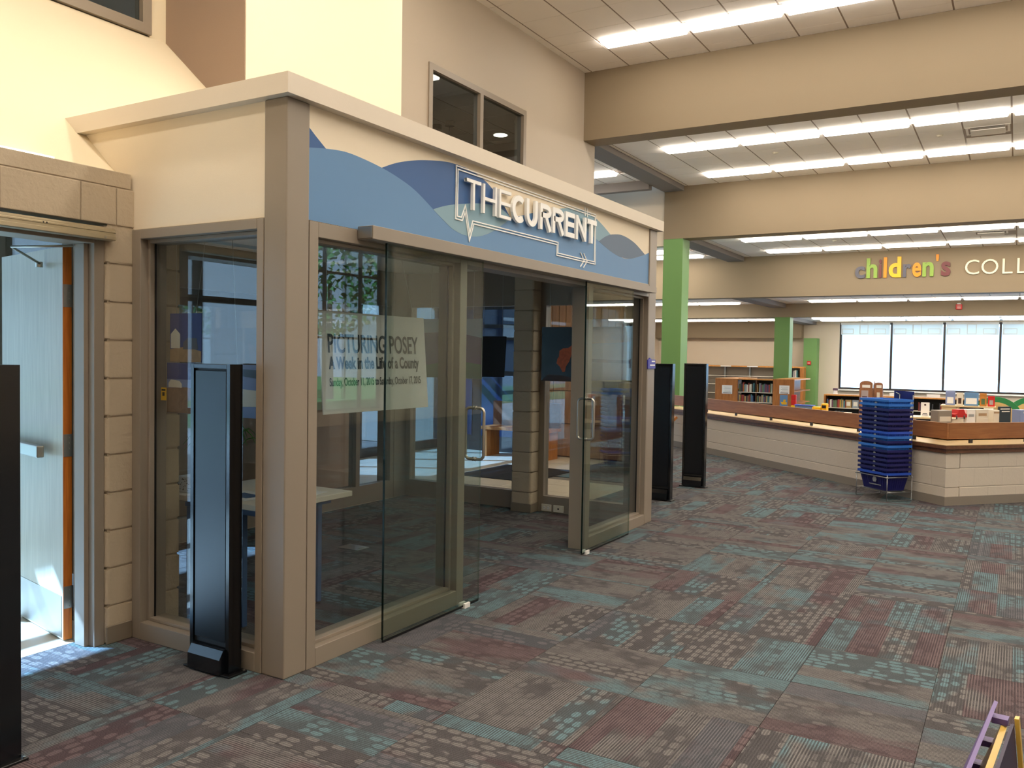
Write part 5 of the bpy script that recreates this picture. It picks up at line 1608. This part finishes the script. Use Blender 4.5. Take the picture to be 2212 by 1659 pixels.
# low window bookcases
lb = thing('window_bookcase', (19.2, -0.2, 0), 'low dark backed bookcase under the far windows', 'bookcase')
box('case_top', 19.0, 19.35, -2.4, 1.06, 0.72, 0.752, 'shelfwood', lb)
box('end_panel', 19.0, 19.35, 1.02, 1.06, 0.0, 0.719, 'oak', lb)
box('end_panel', 19.0, 19.35, -2.4, -2.36, 0.0, 0.719, 'oak', lb)
box('case_back', 19.32, 19.35, -2.359, 1.019, 0.0, 0.719, 'blackmatte', lb)
for z in (0.14, 0.43): box('shelf_board', 19.02, 19.319, -2.359, 1.019, z - 0.015, z, 'offwhite', lb)
books(19.06, 0.55, 1.0, 0.431, 0.22, 'book on the window bookcase near the green pilaster', 'books on the window bookcase', 0.95)
for y, m_, lab in ((0.50, 'book_4', 'tan picture book facing out on the window bookcase'), (0.34, 'book_8', 'grey picture book facing out on the window bookcase')):
    t = thing('picture_book', (19.08, y, 0.431), lab, 'book')
    box('cover', 19.075, 19.09, y - 0.07, y + 0.07, 0.432, 0.63, m_, t, 0.002)
    box('cover_art', 19.0735, 19.0748, y - 0.045, y + 0.045, 0.48, 0.58, 'print_white', t)
for k in range(5):
    books(19.06, -0.95 - k * 0.22, -0.82 - k * 0.22, 0.431, 0.21, 'book on the window bookcase beyond the basket stack', 'books beyond the basket stack', 0.8)
t = thing('shelf_figure', (19.15, 0.82, 0.7525), 'small pink and white ornament on the window bookcase', 'ornament')
cyl('ornament_body', (19.15, 0.82, 0.753), 0.055, 0.09, 'paper', t, r2=0.04)
box('ornament_hat', 19.11, 19.19, 0.765, 0.875, 0.844, 0.90, 'print_plum', t, 0.01)
for y, lab in ((-0.55, 'white card standing on the window bookcase beside the arched kiosk'), (-1.35, 'white card standing on the window bookcase by the display shelf')):
    t = thing('standing_card', (19.1, y, 0.7525), lab, 'card')
    box('card', 19.09, 19.10, y - 0.14, y + 0.14, 0.753, 0.83, 'paper', t)
    box('card_foot', 19.06, 19.14, y - 0.05, y + 0.05, 0.7526, 0.758, 'paper', t)
# arched kiosk
kk = thing('book_kiosk', (13.6, -0.75, 0), 'brown revolving book kiosk with arched panels', 'kiosk')
def arch_panel(y0, y1, zt, x, m, dx=0.03):
    cy, r_ = (y0 + y1) / 2, (y1 - y0) / 2
    pts = [(y1, 0.1), (y1, zt - r_ * 0.55)] + [(cy + r_ * math.cos(R(a)), zt - r_ * 0.55 + r_ * 0.55 * math.sin(R(a))) for a in range(15, 180, 15)] + [(y0, zt - r_ * 0.55), (y0, 0.1)]
    return prism('kiosk_panel', pts, 'x', x, x + dx, m, kk)
arch_panel(-0.785, -0.565, 1.225, 13.5, 'kioskwood')
arch_panel(-0.945, -0.805, 1.20, 13.56, 'kioskwood')
prism('kiosk_panel', [(13.52, 0.1), (13.80, 0.1), (13.80, 1.15), (13.66, 1.22), (13.52, 1.15)], 'y', -0.80, -0.79, 'kioskwood', kk)
box('kiosk_core', 13.60, 13.85, -0.92, -0.60, 0.09, 1.05, 'oakdark', kk)
cyl('kiosk_base', (13.68, -0.76, 0.0), 0.26, 0.09, 'oakdark', kk, sides=24)
for (a, b_, z0, z1, x_, m_) in ((-0.745, -0.61, 1.10, 1.15, 13.498, 'paper'), (-0.925, -0.84, 1.10, 1.15, 13.558, 'paper'), (-0.90, -0.85, 0.88, 1.02, 13.558, 'offwhite')):
    box('kiosk_label', x_ - 0.003, x_, a, b_, z0, z1, m_, kk)
t = thing('leaflet', (13.48, -0.66, 0.86), 'grey leaflet clipped to the arched kiosk panel', 'leaflet')
box('leaflet_sheet', 13.488, 13.496, -0.715, -0.60, 0.84, 1.05, 'print_lake', t)
box('leaflet_print', 13.486, 13.4878, -0.70, -0.615, 0.88, 0.95, 'print_plum', t)
# picture book display shelf
dsp = thing('display_shelf', (14.2, -2.28, 0), 'pale display shelf with picture books on top', 'shelf')
box('display_top', 13.97, 14.40, -2.70, -1.85, 0.795, 0.82, 'ledge', dsp)
box('display_side', 13.99, 14.38, -2.69, -2.66, 0.0, 0.794, 'ledge', dsp)
box('display_side', 13.99, 14.38, -2.14, -2.11, 0.0, 0.794, 'ledge', dsp)
box('display_back', 14.36, 14.38, -2.655, -2.145, 0.0, 0.794, 'blackmatte', dsp)
for k in range(5): box('drawer_front', 13.985, 14.0, -2.105, -1.865, 0.12 + k * 0.135, 0.25 + k * 0.135, 'ledge', dsp, 0.003)
box('drawer_body', 14.001, 14.38, -2.105, -1.865, 0.0, 0.794, 'ledge', dsp)
box('display_board', 14.0, 14.355, -2.655, -2.145, 0.44, 0.46, 'ledge', dsp)
for i, (y0, y1, h, m1, m2, lab) in enumerate(((-2.075, -1.915, 0.245, 'print_sky2', 'paper', 'pale blue picture book with white shapes on the display shelf'),
        (-2.20, -2.09, 0.225, 'offwhite', 'print_brown', 'white picture book with brown animal on the display shelf'),
        (-2.44, -2.21, 0.235, 'mural_light', 'paper', 'wide sky blue picture book mid display shelf'),
        (-2.565, -2.45, 0.225, 'print_orange', 'print_green', 'green and orange picture book on the display shelf'),
        (-2.69, -2.575, 0.18, 'red', 'print_lake', 'small red picture book at the end of the display shelf'))):
    t = thing('picture_book', (14.1, (y0 + y1) / 2, 0.8205), lab, 'book', 'picture books on the display shelf')
    box('cover', 14.09, 14.11, y0 + 0.004, y1 - 0.004, 0.8206, 0.8206 + h, m1, t, 0.002)
    box('cover_art', 14.0885, 14.0898, y0 + 0.03, y1 - 0.03, 0.85, 0.85 + h * 0.45, m2, t)
for k, (yy, m_) in enumerate(((-2.25, 'book_8'), (-2.40, 'book_10'), (-2.56, 'book_1'))):
    t = thing('picture_book', (14.05, yy, 0.461), ['grey', 'cream', 'navy'][k] + ' picture book facing out inside the display shelf', 'book', 'picture books inside the display shelf')
    box('cover', 14.05, 14.07, yy - 0.055, yy + 0.055, 0.4605, 0.66, m_, t, 0.002)
    box('cover_art', 14.0485, 14.0498, yy - 0.03, yy + 0.03, 0.52, 0.61, 'print_sky2', t)
# rainbow arch panels
def rainbow(cy, x, lab):
    t = thing('rainbow_panel', (x, cy, 0), lab, 'play panel')
    box('panel_base', x, x + 0.05, cy - 0.43, cy + 0.43, 0.0, 0.545, 'ledge', t)
    rs = [(0.43, 0.335, 'green2'), (0.335, 0.20, 'print_field2'), (0.20, 0.12, 'print_orange'), (0.12, 0.0, 'purple')]
    for r1, r0, m_ in rs:
        pts = [(cy + r1 * math.cos(R(a)), 0.546 + r1 * math.sin(R(a))) for a in range(0, 181, 9)]
        inner = [(cy + r0 * math.cos(R(a)), 0.546 + r0 * math.sin(R(a))) for a in range(180, -1, -9)] if r0 > 0 else []
        if inner:
            P = pts + inner
            n = len(pts)
            vs = [(xx, p[0], p[1]) for xx in (x, x + 0.05) for p in P]
            N_ = len(P)
            fs = []
            for i in range(n - 1):
                fs += [[i, i + 1, N_ - 2 - i, N_ - 1 - i], [N_ + i, 2 * N_ - 1 - i, 2 * N_ - 2 - i, N_ + i + 1], [i, N_ + i, N_ + i + 1, i + 1], [N_ - 1 - i, N_ - 2 - i, 2 * N_ - 2 - i, 2 * N_ - 1 - i]]
            fs += [[0, N_ - 1, 2 * N_ - 1, N_], [n - 1, N_ + n - 1, N_ + n, n]]
            mesh_at('rainbow_band', vs, fs, m_, t)
        else:
            prism('rainbow_band', pts, 'x', x, x + 0.05, m_, t)
mat('green2', (40, 130, 72), 0.5); mat('print_field2', (222, 186, 120), 0.5)
rainbow(-2.70, 14.55, 'rainbow shaped play panel with green rim behind the display shelf')
rainbow(-3.25, 15.0, 'second rainbow play panel cut by the picture edge')
# activity tables behind the counter
def low_table(x0, x1, y0, y1, z, lab):
    t = thing('activity_table', ((x0 + x1) / 2, (y0 + y1) / 2, 0), lab, 'table')
    box('tabletop', x0, x1, y0, y1, z - 0.03, z, 'ledge', t, 0.003)
    for xx in (x0 + 0.05, x1 - 0.05):
        for yy in (y0 + 0.05, y1 - 0.05): box('leg', xx - 0.025, xx + 0.025, yy - 0.025, yy + 0.025, 0.0, z - 0.0305, 'oak', t)
low_table(12.75, 13.25, -2.85, -1.45, 0.66, 'low table with white sign holders beyond the counter corner')
low_table(11.8, 13.2, -0.50, 0.55, 0.66, 'low play table with the yellow toy truck')
for y0, y1, h, lab in ((-1.75, -1.62, 0.235, 'white sign holder standing near the basket stack'), (-2.69, -2.55, 0.18, 'white sign holder in front of the display shelf')):
    t = thing('sign_holder', (13.0, (y0 + y1) / 2, 0.6605), lab, 'sign holder')
    box('sign_card', 12.995, 13.005, y0, y1, 0.665, 0.66 + h, 'paper', t)
    box('holder_foot', 12.95, 13.05, y0, y1, 0.6605, 0.6648, 'offwhite', t)
    cy = (y0 + y1) / 2
    cyl('printed_spot', (12.993, cy, 0.62 + h), 0.016, 0.0015, 'print_brown', t, axis='x', sides=10)
    box('printed_line', 12.9935, 12.9948, cy - 0.035, cy + 0.035, 0.70, 0.712, 'ink', t)
    box('printed_line', 12.9935, 12.9948, cy - 0.045, cy + 0.045, 0.68, 0.690, 'ink', t)
t = thing('toy_truck', (12.0, -0.19, 0.6605), 'yellow toy truck on the low play table', 'toy truck')
box('truck_bed', 11.93, 12.07, -0.20, -0.06, 0.70, 0.80, 'yellowtag', t, 0.01)
box('truck_cab', 11.93, 12.07, -0.30, -0.205, 0.70, 0.86, 'yellowtag', t, 0.015)
box('cab_window', 11.925, 11.9295, -0.285, -0.22, 0.78, 0.83, 'black', t)
for yy in (-0.25, -0.11): cyl('wheel', (11.915, yy, 0.70), 0.039, 0.05, 'black', t, axis='x', sides=14)
t = thing('toy_crate', (12.95, 0.24, 0.6605), 'blue grey toy crate on the low play table', 'crate')
box('crate_body', 12.85, 13.0, 0.10, 0.42, 0.661, 0.76, 'tableblue', t, 0.01)
box('crate_rim', 12.84, 13.01, 0.09, 0.43, 0.7605, 0.775, 'royal', t, 0.004)
t = thing('block_tray', (12.4, -0.40, 0.6605), 'black studded tray on the low play table', 'tray')
box('tray_body', 12.3, 12.5, -0.48, -0.33, 0.661, 0.69, 'blackmatte', t)
for a in range(3):
    for b_ in range(3): cyl('tray_stud', (12.34 + a * 0.06, -0.46 + b_ * 0.05, 0.69), 0.018, 0.03, 'ink', t, sides=10)
t = thing('toy_tower', (19.7, 1.93, 0), 'stack of big toy bricks beside the oak bookcase end', 'toy bricks')
for k, m_ in enumerate(('green2', 'green2', 'yellowtag', 'red', 'red')):
    box('toy_brick', 19.62, 19.74, 1.86, 1.98, 0.01 + k * 0.135, 0.14 + k * 0.135, m_, t, 0.01)

# ------------------------------------------------------------------ lettering on the beam
cs = thing('beam_lettering', (17.63, -1.2, 3.43), "coloured letters children's followed by white COLL on the beam", 'lettering')
mat('let_grey', (92, 92, 104), 0.5); mat('let_green', (140, 172, 72), 0.5); mat('let_plum', (112, 56, 58), 0.5); mat('let_orange', (244, 148, 34), 0.5); mat('let_yellow', (248, 190, 44), 0.5); mat('let_cream', (246, 236, 206), 0.5)
for ch_, y0, y1, z0, z1, m_ in (('c', 0.21, 0.0, 3.43, 3.70, 'let_grey'), ('h', -0.03, -0.255, 3.43, 3.875, 'let_green'), ('i', -0.285, -0.345, 3.43, 3.84, 'let_plum'),
        ('l', -0.385, -0.45, 3.43, 3.88, 'let_orange'), ('d', -0.49, -0.74, 3.43, 3.885, 'let_yellow'), ('r', -0.78, -0.945, 3.43, 3.72, 'let_grey'),
        ('e', -0.965, -1.14, 3.43, 3.74, 'let_orange'), ('n', -1.165, -1.385, 3.43, 3.745, 'let_green'), ("'", -1.425, -1.48, 3.755, 3.90, 'let_orange'), ('s', -1.53, -1.71, 3.43, 3.74, 'let_plum')):
    text('letter', ch_, (17.648, y0, z0), (0, -1, 0), (0, 0, 1), y0 - y1, z1 - z0, 0.03, m_, cs, 0.028)
for ch_, y0, y1 in (('C', -1.985, -2.25), ('O', -2.29, -2.60), ('L', -2.675, -2.86), ('L', -2.94, -3.125)):
    text('letter', ch_, (17.648, y0, 3.445), (0, -1, 0), (0, 0, 1), y0 - y1, 0.31, 0.03, 'let_cream', cs, -0.006)
t = thing('fire_alarm', (22.04, -1.66, 2.95), 'red fire alarm horn on the low tan beam', 'fire alarm')
box('alarm_box', 21.99, 22.049, -1.735, -1.585, 2.95, 3.08, 'red', t, 0.006)
box('alarm_strobe', 21.98, 22.049, -1.70, -1.62, 3.0805, 3.11, 'white', t, 0.004)
for k in range(3): box('alarm_slot', 21.988, 21.9898, -1.70, -1.62, 2.975 + k * 0.03, 2.985 + k * 0.03, 'print_white', t)
t = thing('pull_station', (26.04, 2.85, 1.41), 'small red pull station on the green pilaster', 'fire alarm')
box('station_box', 26.0, 26.049, 2.79, 2.91, 1.42, 1.54, 'red', t, 0.006)
box('station_handle', 25.99, 25.9995, 2.81, 2.89, 1.47, 1.49, 'white', t)
# small tactile sign on the end post
t = thing('room_plate', (4.72, -0.004, 1.47), 'small violet blue room plate on the end post', 'sign plate')
prism('plate', [(4.612, 1.475), (4.800, 1.475), (4.800, 1.560), (4.700, 1.560), (4.660, 1.578), (4.635, 1.560), (4.612, 1.560)], 'y', -0.012, -0.0005, 'bluesign', t)
box('plate_text', 4.700, 4.785, -0.0132, -0.0122, 1.538, 1.550, 'paper', t)
box('plate_text', 4.660, 4.785, -0.0132, -0.0122, 1.502, 1.514, 'paper', t)

# ------------------------------------------------------------------ folding floor sign at the picture's edge
fs_ = thing('floor_sign', (-0.405, -2.975, 0), 'violet and gold folding floor sign in the lower corner', 'floor sign')
AX, AY, AZ = -0.405, -2.975, 0.70
def aleg(nm, y0, y1, z0, z1, th, x0, x1, m, parent=fs_):
    d_ = Vector((y1 - y0, z1 - z0)).normalized(); nn = Vector((-d_.y, d_.x)) * th
    P = [(y0, z0), (y1, z1), (y1 + nn.x, z1 + nn.y), (y0 + nn.x, z0 + nn.y)]
    return prism(nm, P, 'x', x0, x1, m, parent)
FL, FR = AY + 0.24, AY - 0.10
aleg('left_board', FL, AY + 0.006, 0.0, AZ, 0.009, AX - 0.62, AX, 'purple')
aleg('gold_rail', FL - 0.024, AY - 0.014, 0.02, AZ - 0.05, 0.014, AX - 0.60, AX - 0.004, 'gold')
for k in range(8):
    u = 0.03 + k * 0.095
    yy = AY + (FL - AY) * u; zz = AZ - AZ * u - 0.02
    for xx in (AX, AX - 0.55):
        box('rail_bracket', xx - 0.03, xx + 0.004, yy - 0.036, yy + 0.0005, zz - 0.009, zz + 0.006, 'purple', fs_)
aleg('right_board', FR, AY - 0.034, 0.0, AZ - 0.045, 0.008, AX - 0.62, AX - 0.02, 'darkpurple')
aleg('gold_edge', FR - 0.010, AY - 0.042, 0.0, AZ - 0.03, 0.010, AX - 0.02, AX + 0.004, 'gold')
box('cross_stay', AX - 0.6, AX - 0.02, FR + 0.01, FL - 0.05, 0.20, 0.206, 'darkpurple', fs_)

fs_.rotation_euler.z = R(-5.5)
